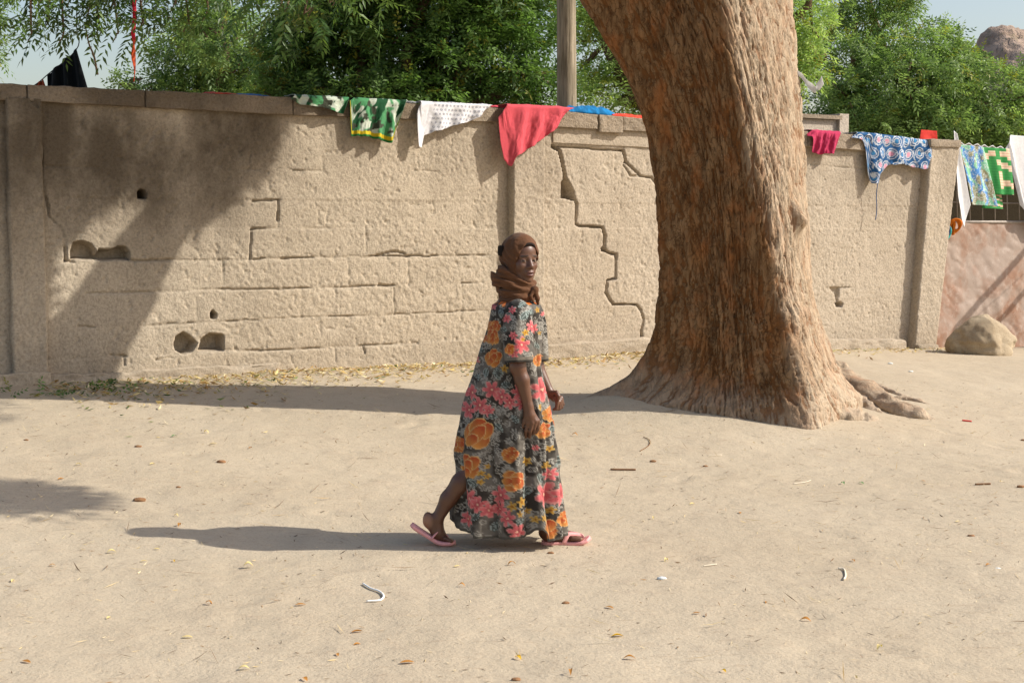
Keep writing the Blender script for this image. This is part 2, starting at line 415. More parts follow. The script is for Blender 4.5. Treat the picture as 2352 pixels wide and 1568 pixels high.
def wall_h(S, Z):
    h = 0.022 * (fbm(S * 1.3, Z * 1.3, 2.0, 3) - 0.5) + 0.008 * (fbm(S * 9, Z * 9, 5.0, 3) - 0.5) + 0.0075 * (vn(S * 36, Z * 32, 8.0) - 0.5) * sstep(.3, .7, fbm(S * 2.2, Z * 2.2, 15.0, 2))
    pit = fbm(S * 24, Z * 20, 21.0, 2); h = h - 0.008 * sstep(0.73, 0.84, pit)
    # every course steps in or out a little
    ci = np.digitize(Z, sorted(COURSE_Z)); h = h + 0.005 * (_h(ci, ci * 3 + 1, ci * 7) - 0.5)
    wob = 0.012 * (fbm(S * 9, Z * 9, 31.0, 3) - 0.5); wv = 0.45 + 1.1 * fbm(S * 6, Z * 6, 41.0, 2)
    for P, w, d in GROOVES:
        lo, hi = P.min(0) - .08, P.max(0) + .08
        m = (S > lo[0]) & (S < hi[0]) & (Z > lo[1]) & (Z < hi[1])
        if not m.any(): continue
        s, z = S[m] + wob[m], Z[m] + wob[m]; dd = np.full(s.shape, 9.0)
        for i in range(len(P) - 1): dd = np.minimum(dd, seg_dist(s, z, P[i], P[i + 1]))
        br = .25 + .75 * sstep(.36, .56, fbm(s * 4.5, z * 4.5, w * 900, 2)) if w < .0115 else 1.0
        k = (1 - sstep(0.72, 1.28, dd / (w * .56 * wv[m] + .002))) * br; h[m] = np.minimum(h[m], h[m] - d * k)
        h[m] -= 0.006 * np.exp(-(dd / .03) ** 2) * fbm(s * 20, z * 20, 3.0, 2)
    for P, d in HOLES:
        lo, hi = P.min(0) - .1, P.max(0) + .1
        m = (S > lo[0]) & (S < hi[0]) & (Z > lo[1]) & (Z < hi[1])
        if not m.any(): continue
        sd = poly_sd(S[m] + wob[m], Z[m] + wob[m], P); k = 1 - sstep(-.012, .004, sd)
        h[m] = h[m] * (1 - k) - d * k
    return h
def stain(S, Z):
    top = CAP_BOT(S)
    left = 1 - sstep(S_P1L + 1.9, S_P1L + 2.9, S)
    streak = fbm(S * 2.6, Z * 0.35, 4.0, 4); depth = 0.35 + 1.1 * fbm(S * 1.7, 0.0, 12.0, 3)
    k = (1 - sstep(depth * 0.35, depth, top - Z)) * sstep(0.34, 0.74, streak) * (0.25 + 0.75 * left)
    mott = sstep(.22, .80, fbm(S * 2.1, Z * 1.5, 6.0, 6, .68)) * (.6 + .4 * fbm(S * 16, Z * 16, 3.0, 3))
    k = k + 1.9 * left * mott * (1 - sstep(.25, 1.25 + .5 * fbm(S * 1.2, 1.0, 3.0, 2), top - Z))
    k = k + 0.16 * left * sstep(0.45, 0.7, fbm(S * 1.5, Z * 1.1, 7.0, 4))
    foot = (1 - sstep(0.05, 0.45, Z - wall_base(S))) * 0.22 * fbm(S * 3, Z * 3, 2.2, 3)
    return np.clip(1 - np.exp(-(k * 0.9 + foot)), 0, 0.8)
RES = 0.0112
def panel(s0, s1, name, mat, blocks=False, shear=0.0):
    ns = int((s1 - s0) / RES) + 1; nz = 228
    ss = np.linspace(s0, s1, ns); zb = wall_base(ss) - 0.10; zt = CAP_BOT(ss) + 0.03
    t = np.linspace(0, 1, nz)
    Z = zb[None, :] + (zt - zb)[None, :] * t[:, None]; S = np.broadcast_to(ss, Z.shape).copy()
    if shear: S = S + shear * (Z - zb[None]) * sstep(.7, 1, (ss - s0) / (s1 - s0))[None]
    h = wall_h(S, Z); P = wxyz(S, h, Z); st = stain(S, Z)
    Fc = grid_faces(nz, ns)
    if not blocks: return mesh(name, P, Fc, mat, wall, attrs={'stain': st})
    zc = (Z[:-1, :-1] + Z[1:, 1:]) / 2; sc = (S[:-1, :-1] + S[1:, 1:]) / 2
    course = np.digitize(zc, sorted(COURSE_Z)); off = (course % 2) * 0.26 + (course * 0.37 % 1) * 0.12
    bid = np.floor((sc - s0 + off) / 0.53).astype(int)
    keep = course >= 7                       # the smooth render under the coping is one coat
    key = np.where(keep, -1, course * 100 + bid).ravel()
    Pf = P.reshape(-1, 3); sf = st.ravel()
    order = np.argsort(key, kind='stable'); ks = key[order]
    cuts = np.flatnonzero(np.diff(ks)) + 1
    # exact normals so that rendered-over joints stay invisible
    dS = np.gradient(P, axis=1); dZ = np.gradient(P, axis=0); N = np.cross(dS, dZ).reshape(-1, 3); N /= np.linalg.norm(N, axis=1)[:, None]
    for grp in np.split(order, cuts):
        f = Fc[grp]; vi, inv = np.unique(f, return_inverse=True); k = key[grp[0]]
        o = mesh('plaster_coat' if k < 0 else 'block', Pf[vi], inv.reshape(-1, 4), mat, wall, attrs={'stain': sf[vi]})
        o.data.normals_split_custom_set_from_vertices(N[vi].tolist())
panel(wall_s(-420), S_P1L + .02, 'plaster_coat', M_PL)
panel(S_P1R - .02, S_P2L + .02, 'plaster_coat', M_PL, True)
panel(S_P2R - .02, wall_s(2082, 790) + .12, 'plaster_coat', M_PL2, shear=(wall_s(2118, 345) - wall_s(2082, 790)) / 2.4)
# solid core behind the render
mb = MB()
s0, s1 = wall_s(-420), S_P3 + 0.05
for a, b in zip(np.linspace(s0, s1, 13)[:-1], np.linspace(s0, s1, 13)[1:]):
    P0 = wxyz(a, -0.38, wall_base(a) - .15); zt = min(CAP_BOT(a), CAP_BOT(b)) + .02
    mb.box(P0, wxyz(b, -.38, 0) - wxyz(a, -.38, 0), np.append(WN * 0.20, 0), (0, 0, zt - P0[2]))
mb.build('wall_core', M_PL, wall, smooth=False)

def pilaster(sl, sr, proud, name, lean=0.0, mat=M_PL, taper=0.0, ztop=None, holes=True):
    """three-sided shaft with rough faces"""
    nz = 200; z0 = float(wall_base((sl + sr) / 2)) - 0.1; z1 = float(CAP_BOT((sl + sr) / 2)) + 0.02 if ztop is None else ztop
    prof = [(sl, -0.12)] + [(sl, o) for o in np.linspace(-.02, proud - .02, 5)] + [(s, proud) for s in np.linspace(sl + .012, sr - .012, max(6, int((sr - sl) / RES)))] + \
           [(sr, o) for o in np.linspace(proud - .02, -.02, 5)] + [(sr, -0.12)]
    prof = np.array(prof); zz = np.linspace(z0, z1, nz)
    S = prof[None, :, 0] + lean * (zz[:, None] - z0) + taper * (zz[:, None] - z0) * ((prof[None, :, 0] - sl) / (sr - sl)); O = np.broadcast_to(prof[None, :, 1], S.shape).copy(); Z = np.broadcast_to(zz[:, None], S.shape)
    n1 = 0.028 * (fbm(S * 4, Z * 4, O * 4 + 3, 4) - 0.5) + 0.008 * (vn(S * 40, Z * 34, O * 40) - .5)
    e = np.where(np.abs(O - proud) < 1e-6, n1, 0); O2 = O + e
    S2 = S + np.where((O < proud - 1e-6), 1, 0.0) * n1 * np.where(np.arange(S.shape[1])[None] < S.shape[1] / 2, -1, 1)
    wob = 0.012 * (fbm(S * 9, Z * 9, 31.0, 3) - 0.5)
    for Pp, w, d in GROOVES:
        for i in range(len(Pp) - 1):
            if Pp[i, 0] < sr and Pp[i + 1, 0] > sl:
                dd = seg_dist(S + wob, Z + wob, Pp[i], Pp[i + 1]); O2 = O2 - d * .6 * (1 - sstep(.5, 1.5, dd / w)) * (np.abs(O - proud) < 1e-6)
    return mesh(name, wxyz(S2, O2, Z), grid_faces(nz, S.shape[1]), mat, wall, attrs={'stain': stain(S, Z)})
groove([(62, 215), (70, 232), (82, 246)], .012, .03)
pilaster(S_P1L, S_P1R, .07, 'pilaster')
pilaster(S_P2L, S_P2R, .10, 'pilaster', mat=M_PL2)
sb = wall_s(2082, 790); stp = wall_s(2118, 345)
z0p = float(wall_base(sb)) - .1; lean3 = (stp - sb) / (float(CAP_BOT(stp)) - z0p)
pilaster(sb, sb + 0.37, .13, 'pilaster', lean=lean3, taper=.055, mat=M_PL2, ztop=float(CAP_TOP(stp)) + .0)
# cap of the end pilaster so that it is solid
V, Q = rough_box(.54, .42, .10, .03, .012, 3.0)
V = wxyz(stp + .25 + V[:, 0], -.26 + V[:, 1], float(CAP_TOP(stp)) - .06 + V[:, 2]); mesh('coping_stone', V, Q, M_CONC, wall, attrs={'stain': np.zeros(len(V))})
V, Q = rough_box(.40, .30, 2.2, .05, .01, 4.0)
mesh('wall_end', wxyz(sb + .2 + V[:, 0] + lean3 * (V[:, 2]), -.28 + V[:, 1], z0p + V[:, 2]), Q, M_PL2, wall, attrs={'stain': np.zeros(len(V))})
# coping, cast in lengths that have cracked apart
def coping(u0, u1, proud, seed, name='coping_stone', v0=240, gap=.006, drop=(0, 0), amp=.012, mat=None):
    a, b = wall_s(u0, v0), wall_s(u1, v0); L = b - a - gap
    V, Q = rough_box(L, .30 + proud, 1.0, .022, 0, seed, rnd=.018)
    S = a + gap / 2 + L / 2 + V[:, 0]; t = V[:, 2]
    Z = CAP_BOT(S) - drop[0] + (CAP_TOP(S) - CAP_BOT(S) + drop[0] - drop[1]) * t; O = -.30 + V[:, 1]
    e = (fbm(S * 9, Z * 9, O * 9 + seed, 4) - .5) * 2 * amp + (vn(S * 45, Z * 45, O * 45) - .5) * .006
    O = O + np.where(V[:, 1] > .30 + proud - .02, e, 0); Z = Z + np.where((t > .98) | (t < .02), e * .7, 0)
    st = np.clip((1 - sstep(S_P1L + 3.3, S_P1L + 4.2, S)) * 0.4 * sstep(.3, .7, fbm(S * 2, Z * 3, 1.5, 3)) + .16 * (1 - sstep(S_P1L + 3.3, S_P1L + 4.2, S)) + .04, 0, .8)
    mesh(name, wxyz(S, O, Z), Q, mat or M_CONC, wall, attrs={'stain': st})
cuts = [-420, 60, 330, 668, 872, 1010, 1168, 1266]
for i in range(len(cuts) - 1): coping(cuts[i], cuts[i + 1], .055 if cuts[i] < 1168 else .05, i * 3.7, gap=.003)
coping(1266, 1366, .075, 31.0, amp=.016); coping(1366, 1422, .085, 33.0, drop=(.03, 0), amp=.014); coping(1422, 1640, .07, 35.0, amp=.02); coping(1640, 1850, .06, 37.0); coping(1850, 2000, .06, 39.0); coping(2000, 2128, .06, 41.0)
# ring beam under the broken coping
a, b = wall_sz(1268, 300)[0], wall_sz(1690, 300)[0]
V, Q = rough_box(b - a, .10, .17, .025, .008, 51.0, rnd=.01); S = (a + b) / 2 + V[:, 0]
mesh('ring_beam', wxyz(S, -.075 + V[:, 1], CAP_BOT(S) - .19 + V[:, 2] + .03), Q, M_PL2, wall, attrs={'stain': np.full(len(V), .05)})
# footing ledge along the base
for (u0, u1, proud, hh) in [(-300, 110, .12, .10), (110, 640, .06, .07), (1240, 1500, .10, .14), (1500, 1840, .12, .12), (1840, 2064, .14, .12)]:
    a, b = wall_s(u0, 810), wall_s(u1, 810); V, Q = rough_box(b - a, .1 + proud, 1.0, .03, 0, u0, rnd=.02); S = (a + b) / 2 + V[:, 0]; O = -.1 + V[:, 1]
    e = (fbm(S * 5, V[:, 2] * 2, O * 5, 4) - .5) * .05
    mesh('footing', wxyz(S, O + e * (V[:, 1] > .05), wall_base(S) - .12 + V[:, 2] * (hh + .12) + e * (V[:, 2] > .9)), Q, M_PL2 if u0 > 0 else M_PL, wall, attrs={'stain': np.full(len(V), .08)})
V, Q = rough_box(.36, .38, .17, .03, .02, 61.0, rnd=.03); S = wall_s(2106, 795) + V[:, 0]
mesh('footing', wxyz(S, -.18 + V[:, 1], wall_base(S) - .1 + V[:, 2]), Q, M_PL, wall, attrs={'stain': np.full(len(V), .3)})
# ------------------------------------------------------------------ foliage helpers
M_LEAF = m_leaf('neem_leaf', 0.34, 0.40); M_LEAF2 = m_leaf('neem_leaf_far', 0.45, 0.5)
nB = NT('neem_bark')
_fs = nB.attr('fis', True); _co = nB.coord((7, 7, 1.3))
_nb = nB.noise(3.2, 6, 0.7, _co); _pt = nB.noise(2.3, 4, 0.6, nB.coord((1.6, 1.6, 0.8)))
_bc = nB.mix(nB.ramp(_nb, [(0.32, 0.0), (0.66, 1.0)]), C(84, 56, 31), C(152, 120, 86))
_bc = nB.mix(nB.ramp(_pt, [(0.52, 0.0), (0.68, 0.6)]), _bc, C(150, 100, 56))
_bc = nB.mix(nB.ramp(_fs, [(0.15, 0.7), (0.5, 0.0)]), _bc, C(84, 56, 30))
_wn = nB.t.nodes.new('ShaderNodeTexNoise'); _wn.inputs['Scale'].default_value = 9; _wn.inputs['Detail'].default_value = 4; nB.t.links.new(nB.tc.outputs['Object'], _wn.inputs['Vector'])
_wa = nB.t.nodes.new('ShaderNodeVectorMath'); _wa.operation = 'MULTIPLY_ADD'; _wa.inputs[1].default_value = (.55, .55, .35); nB.t.links.new(_wn.outputs['Color'], _wa.inputs[0]); nB.t.links.new(nB.coord((3.6, 3.6, .5)), _wa.inputs[2])
_vd = nB.voro(5.5, _wa.outputs[0], 'DISTANCE_TO_EDGE'); _bc = nB.mix(nB.ramp(_vd, [(0.0, .6), (.07, 0.0)]), _bc, C(62, 38, 20))
_bc = nB.mix(nB.ramp(nB.noise(5.5, 3, .55, nB.coord((1.5, 1.5, .7))), [(.52, 0.0), (.74, .6)]), _bc, C(158, 96, 50))
_bc = nB.mix(nB.math('MULTIPLY', nB.attr('dust', True), nB.ramp(_nb, [(.25, .45), (.7, 1.0)])), _bc, (0.40, 0.315, 0.228))
_bl = nB.math('MULTIPLY', nB.attr('sunlit_pale', True), nB.ramp(nB.noise(6, 5, .65, nB.coord((2.2, 2.2, .6))), [(.3, .35), (.62, 1.0)]))
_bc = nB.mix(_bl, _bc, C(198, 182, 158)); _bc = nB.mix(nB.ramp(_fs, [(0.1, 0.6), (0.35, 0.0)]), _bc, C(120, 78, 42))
nB.base(_bc); nB.rough(0.92); nB.b.inputs['Specular IOR Level'].default_value = 0.15
_b = nB.bump(nB.ramp(_vd, [(0.0, 0.0), (.12, 1.0)]), 0.4, 0.010); _b = nB.bump(_nb, 0.6, 0.02, _b); nB.bump(nB.noise(26, 4, 0.7, nB.coord((3, 3, 1))), 0.6, 0.008, _b)
M_BARK = nB.m
nB2 = NT('branch_bark'); _n = nB2.noise(9, 5, 0.65, nB2.coord((3, 3, 1)))
nB2.base(nB2.mix(_n, C(70, 54, 38), C(128, 106, 84))); nB2.rough(.9); nB2.bump(_n, .6, .02); M_BRANCH = nB2.m

def norm(v): return v / (np.linalg.norm(v, axis=-1, keepdims=True) + 1e-9)
def spray_geo(P, D, L, leaf, col, rng, n=9, width=0.27):
    """pinnate leaves: P,D (N,3); L, leaf scalars; col (N,3) -> V,Q,C.  One rhomb per leaflet."""
    N = len(P); D = norm(D)
    up = np.tile([0., 0, 1], (N, 1)) + rng.normal(0, .35, (N, 3)); Sd = norm(np.cross(D, up)); U = np.cross(Sd, D)
    Vs = []; Cs = []
    Ls = L * rng.uniform(.75, 1.2, (N, 1))
    for k in range(n):
        f = (k + 0.6) / n; sgn = 1 if k % 2 else -1
        if k == n - 1: sgn = 0
        base = P + D * Ls * f - np.array([0, 0, 1]) * (Ls * .22 * f * f)
        ld = norm(D * (.55 if sgn else 1) + Sd * sgn * .85 - np.array([0, 0, .14]) + rng.normal(0, .16, (N, 3)))
        lw = norm(np.cross(ld, U + rng.normal(0, .25, (N, 3))))
        l = leaf * rng.uniform(.8, 1.15, (N, 1)) * (1 - .35 * abs(f - .5))
        droop = np.array([0, 0, 1]) * l * .18
        Vs.append(np.stack([base, base + ld * l * .42 + lw * l * width * .5, base + ld * l - droop, base + ld * l * .42 - lw * l * width * .5], 1))
        Cs.append(np.repeat((col * rng.uniform(.8, 1.2, (N, 1)))[:, None], 4, 1))
    V = np.stack(Vs, 1).reshape(-1, 3); Cc = np.stack(Cs, 1).reshape(-1, 3)
    Q = np.arange(len(V)).reshape(-1, 4)
    return V, Q, Cc
def leaf_cols(N, rng, a, b, yel=.06):
    t = rng.random((N, 1)); c = a * (1 - t) + b * t
    y = rng.random(N) < yel; c[y] = C(150, 150, 60) * rng.uniform(.6, 1, (y.sum(), 1)); return c
def blob_points(blobs, N, rng, shell=.55, gap=.42, fr=1.1, seed=0.0):
    """points through ellipsoid blobs, mostly near the surface, thinned where a noise field is low"""
    w = np.array([b[3] * b[4] + b[4] * b[5] + b[3] * b[5] for b in blobs]); w = w / w.sum(); out = []; dirs = []
    while sum(len(o) for o in out) < N:
        k = rng.choice(len(blobs), N, p=w); B = np.array(blobs)[k]
        d = norm(rng.normal(0, 1, (N, 3))); r = shell + (1.04 - shell) * rng.random((N, 1)) ** .7
        p = B[:, :3] + d * B[:, 3:6] * r * (0.82 + .36 * fbm(d[:, 0] * 2 + k, d[:, 1] * 2, d[:, 2] * 2 + seed, 3))[:, None]
        m = fbm(p[:, 0] * fr + seed, p[:, 1] * fr, p[:, 2] * fr, 3) > gap
        out.append(p[m]); dirs.append((d * .8 + np.array([0, 0, -.25]) + rng.normal(0, .5, (N, 3)))[m])
    return np.concatenate(out)[:N], np.concatenate(dirs)[:N]
def back_tree(label, base, blobs, N, cols, leaf, L, seed, gap=.42, trunk_r=.16, name='neem_tree', n=8, yel=.05, shell=.5, lean=None):
    rng = np.random.default_rng(seed); base = np.array(base, float); base[2] = float(G(base[0], base[1])) - .05
    t = empty(name, base); bpy.context.view_layer.update(); tag(t, label, 'tree')
    P, D = blob_points(blobs, N, rng, shell=shell, gap=gap, seed=seed)
    # two-thirds of the sprays gather in tufts round shared twig ends
    nt = N // 11; k = rng.integers(0, nt, int(N * .86)); j = np.arange(nt, nt + len(k)); j = j[j < N]; k = k[:len(j)]
    rd = norm(rng.normal(0, 1, (len(j), 3)) + np.array([.12, -.12, .55])); P[j] = P[k] + rd * L * .10; D[j] = rd + np.array([0, 0, .12])
    P = P + rng.normal(0, .01, P.shape); tone = rng.uniform(.72, 1.22, (nt, 1)); cc = leaf_cols(N, rng, *cols, yel); cc[j] *= tone[k]
    V, Q, Cc = spray_geo(P, D, L, leaf, cc, rng, n, .36)
    cr = mesh('crown', V, Q, M_LEAF2, t, False, Cc); 
    # trunk with limbs reaching into each mass of leaves
    bm = MB(); cen = np.mean([b[:3] for b in blobs], 0); fork = base + (cen - base) * .45; fork[2] = base[2] + (min(b[2] - b[5] for b in blobs) - base[2]) * .9 + .2
    if fork[2] < base[2] + .8: fork[2] = base[2] + .8
    pth = spline([base, base * .5 + fork * .5 + rng.normal(0, .08, 3), fork], 12); bm.add(*tube_geo(pth, np.linspace(trunk_r * 1.3, trunk_r, 12), 10, rough=.2, seed=seed))
    tr = bm.build('trunk', M_BRANCH, t)
    for b in blobs:
        c = np.array(b[:3]); bm = MB(); p = spline([fork - [0, 0, .1], (fork + c) / 2 + rng.normal(0, .15, 3), c, c + np.array([rng.normal(0, .3), 0, b[5] * .5])], 14)
        bm.add(*tube_geo(p, np.linspace(trunk_r * .75, .02, 14), 7, rough=.2, seed=seed))
        for q in range(5):
            a = p[rng.integers(5, 13)]; e = c + norm(rng.normal(0, 1, 3)) * np.array(b[3:6]) * .85
            bm.add(*tube_geo(spline([a, (a + e) / 2 + rng.normal(0, .12, 3), e], 7), np.linspace(.03, .008, 7), 5))
        bm.build('limb', M_BRANCH, t)
    return t
def blobpx(u, v, Y, ru, rv, ry=None):
    c = at(u, v, Y); k = Y / F; return (*c, ru * k, ry if ry else ru * k, rv * k)

# ------------------------------------------------------------------ trees beyond the wall
DG = (C(68, 96, 48), C(120, 150, 78)); MG = (C(92, 118, 66), C(148, 170, 100)); LG = (C(122, 152, 80), C(182, 200, 118))
Yt = 27.0
back_tree('pale green rounded neem tree beyond the wall behind the red ribbon', at(430, 560, Yt),
    [blobpx(520, 110, Yt, 130, 90), blobpx(415, 165, Yt + .6, 95, 70), blobpx(300, 195, Yt, 55, 28), blobpx(600, 190, Yt + .5, 120, 70), blobpx(470, 60, Yt + 1.2, 80, 60), blobpx(500, 250, Yt + 1, 180, 60)],
    5200, MG, .105, .30, 21, gap=.36, trunk_r=.17)
Yt = 20.0
back_tree('tall thin neem tree beyond the wall beside the black sheet', at(-90, 560, Yt),
    [blobpx(-75, 30, Yt, 85, 90), blobpx(-80, 150, Yt, 80, 60), blobpx(-30, -70, Yt, 70, 60), blobpx(-150, 60, Yt + .5, 120, 160)], 2100, MG, .085, .26, 22, gap=.40, trunk_r=.12)
Yt = 18.6
back_tree('large dark neem tree filling the gap behind the wooden pole', at(900, 560, Yt),
    [blobpx(700, 150, Yt + .8, 130, 110), blobpx(830, 60, Yt + .9, 170, 120), blobpx(1000, 150, Yt + 1, 180, 110), blobpx(1150, 60, Yt + 1.2, 150, 130), blobpx(1190, 200, Yt + .8, 110, 70),
     blobpx(900, 240, Yt + .8, 220, 60), blobpx(680, 240, Yt + .6, 90, 50), blobpx(1000, -80, Yt + .9, 320, 130), blobpx(760, -60, Yt + 1.2, 160, 100)],
    13500, DG, .10, .28, 23, gap=.24, trunk_r=.15, shell=.2)
Yt = 23.5
back_tree('bright light green neem tree behind the leaning trunk', at(1560, 560, Yt),
    [blobpx(1390, 110, Yt, 95, 100), blobpx(1420, 230, Yt, 110, 80), blobpx(1560, 60, Yt + .5, 170, 170), blobpx(1780, 60, Yt, 120, 150), blobpx(1830, 160, Yt - .6, 62, 62), blobpx(1350, 10, Yt, 80, 80), blobpx(1650, 220, Yt + .6, 160, 100), blobpx(1850, 20, Yt - .8, 70, 100)],
    6200, LG, .095, .28, 24, gap=.33, trunk_r=.18, yel=.10)
Yt = 30.0
back_tree('broad mid green neem tree spreading behind the low house', at(2080, 560, Yt),
    [blobpx(1960, 110, Yt, 150, 140), blobpx(2080, 200, Yt - .8, 190, 130), blobpx(2220, 240, Yt - .6, 160, 90), blobpx(1950, 260, Yt - .6, 150, 90), blobpx(2330, 250, Yt - .3, 130, 90), blobpx(2000, 20, Yt + .6, 120, 70),
     blobpx(2140, 130, Yt, 110, 70), blobpx(2060, 310, Yt - .2, 220, 60), blobpx(2280, 330, Yt, 200, 60), blobpx(2420, 300, Yt, 120, 80), blobpx(2215, 150, Yt, 50, 45), blobpx(2260, 135, Yt, 28, 40)],
    10800, MG, .115, .33, 25, gap=.33, trunk_r=.24, shell=.35)
# ------------------------------------------------------------------ rocky hill far off
HY = 420.0
hu = np.array([1700, 1950, 2150, 2235, 2262, 2275, 2290, 2310, 2330, 2352, 2380, 2440, 2600, 2800, 3100]); hv = np.array([520, 330, 160, 112, 88, 68, 56, 47, 44, 38, 34, 10, 0, 120, 500])
hx = np.array([at(u, 400, HY)[0] for u in hu]); hz = np.array([at(1176, v, HY)[2] for v in hv])
xs = np.linspace(hx[0], hx[-1], 190); ts = np.linspace(0, 1, 60)
top = np.interp(xs, hx, hz); X, T = np.meshgrid(xs, ts)
Yh = HY - 130 * (1 - T) + 10; Z = top[None] * T ** .75
nz_ = fbm(X * .05, Yh * .05, Z * .05, 5); rk = np.abs(fbm(X * .16, Yh * .16, Z * .2, 3) - .5) * 2
Z = Z + (nz_ - .5) * 15 * T ** .5 * (1 - .55 * T) - 9 * rk * (T > .05) * (1 - .7 * T); Yh = Yh + (fbm(X * .1, Z * .1, 7.0, 4) - .5) * 16
nH = NT('hill_rock'); _a = nH.noise(.09, 6, .65); _v = nH.noise(.35, 4, .7)
_c = nH.mix(nH.ramp(_a, [(.35, 0.), (.65, 1.)]), C(128, 108, 92), C(178, 156, 138)); _c = nH.mix(nH.ramp(_v, [(.55, 0.), (.7, .8)]), _c, C(98, 96, 68)); nH.base(_c); nH.rough(.95); nH.bump(_v, .8, 2.0)
hill = mesh('rocky_hill', np.stack([X, Yh, Z - 1], -1), grid_faces(60, 190), nH.m); tag(hill, kind='structure')

# ------------------------------------------------------------------ wooden pole just behind the wall
pb = wall_pt(1300, 246, -.62); pole_e = empty('utility_pole', (pb[0], pb[1], float(G(pb[0], pb[1])))); bpy.context.view_layer.update()
tag(pole_e, 'bare grey weathered wooden pole rising from behind the wall', 'pole')
nP = NT('weathered_wood'); _g = nP.noise(7, 6, .65, nP.coord((5, 5, .35))); _g2 = nP.noise(2.0, 3, .5)
_c = nP.mix(nP.ramp(_g, [(.3, 0.), (.7, 1.)]), C(104, 94, 76), C(170, 158, 136)); _c = nP.mix(nP.ramp(_g2, [(.55, 0.), (.75, .5)]), _c, C(84, 76, 52)); nP.base(_c); nP.rough(.9); nP.bump(_g, .6, .02); M_WOOD = nP.m
zz = np.linspace(-.2, 6.0, 60); rr = .118 - .004 * zz
V, Q, T_ = tube_geo(np.stack([pb[0] + .012 * np.sin(zz * .8), np.full(60, pb[1]), zz], -1), rr, 40, rough=.035, seed=2.0)
mesh('pole_shaft', V, [Q, T_], M_WOOD, pole_e)
M_WIRE = m_simple('grey_wire', C(150, 148, 140), .5, met=.6, bump=0)
th = np.linspace(0, 2 * np.pi, 40); zw = float(CAP_TOP(wall_s(1300, 246))) + .03
mesh('binding_wire', *(lambda g: (g[0], [g[1], g[2]]))(tube_geo(np.stack([pb[0] + .122 * np.cos(th), pb[1] + .122 * np.sin(th), zw + .035 * np.sin(th * 1.0 + 1) + .03], -1), .006, 6)), M_WIRE, pole_e)

# ------------------------------------------------------------------ house behind the gate
Yr = 22.5
house = empty('low_house', at(2250, 700, Yr)); bpy.context.view_layer.update(); tag(house, 'low plastered house with a white metal roof edge behind the gate', 'house')
M_HW = m_plaster('house_plaster', (0.56, 0.48, 0.39), (0.48, 0.41, 0.33)); M_WHITE = m_simple('white_metal_sheet', (0.72, 0.72, 0.70), .55, .06, 3, .05); M_DARK = m_plaster('veranda_shade_brown', (.105, .085, .055), (.075, .06, .04))  # house wall: veranda shade is put into its dark brown colour
r0 = at(1952, 306, Yr); r1 = at(2600, 366, Yr + 2.4); rd = r1 - r0
# corrugated sheets, each lapping the next
ns = 9
for i in range(ns):
    a = r0 + rd * i / ns; b = r0 + rd * (i + 1.03) / ns; n = 28
    t = np.linspace(0, 1, n); wv = .018 * np.sin(t * 2 * np.pi * 4)
    fr = a + (b - a) * t[:, None]; bk = fr + np.array([0, 3.4, -.42])
    rows = []
    for (off, base_) in ((0, fr), (0, bk), (-.012, bk), (-.012, fr)):
        q = base_.copy(); q[:, 2] += wv + off + .004 * (i % 2); rows.append(q)
    V = np.concatenate(rows); mesh('roof_sheet', V, np.concatenate([grid_faces(4, n), np.stack([np.arange(n - 1) + 3 * n, np.arange(1, n) + 3 * n, np.arange(1, n), np.arange(n - 1)], -1)]), M_WHITE, house)
mb = MB(); mb.box(r0 + [0, .02, -.11], rd, (0, .05, 0), (0, 0, .09)); mb.build('fascia', M_WHITE, house, False)
gz = -.1
mb = MB(); q0 = r0 + np.array([.1, .9, 0]); mb.box((q0[0], q0[1], gz), (rd[0], rd[1], 0), (0, .2, 0), (0, 0, r1[2] - gz - .18)); mb.build('house_wall', M_DARK, house, False)
for k in range(4):
    p = r0 + rd * (.12 + .26 * k); mb = MB(); mb.box((p[0], p[1] + .12, gz), (.10, 0, 0), (0, .10, 0), (0, 0, p[2] - gz - .11)); mb.build('veranda_post', M_WOOD, house, False)
# parapet of the neighbouring flat roof
pa = empty('parapet_block', at(1890, 560, 20.5)); bpy.context.view_layer.update(); tag(pa, 'pale flat-roofed block with a square parapet corner beside the trunk', 'building')
c0 = at(1949, 263, 20.5); cz = c0[2]
mb = MB(); mb.box((c0[0] - 2.22, 20.5 - 1.33, gz), (2.1, 1.26, 0), (-1.0, 1.6, 0), (0, 0, cz - gz - .09)); mb.build('parapet_wall', M_HW, pa, False)
mb = MB(); mb.box((c0[0] - 2.22, 20.5 - 1.40, cz - .085), (2.1, 1.26, 0), (-1.0, 1.7, 0), (0, 0, .055)); mb.build('parapet_cap', M_CONC, pa, False)
mb = MB(); mb.box((c0[0] - .16, 20.5 - .16, gz), (.15, .09, 0), (-.15, .25, 0), (0, 0, cz - gz)); mb.build('corner_pier', M_HW, pa, False)

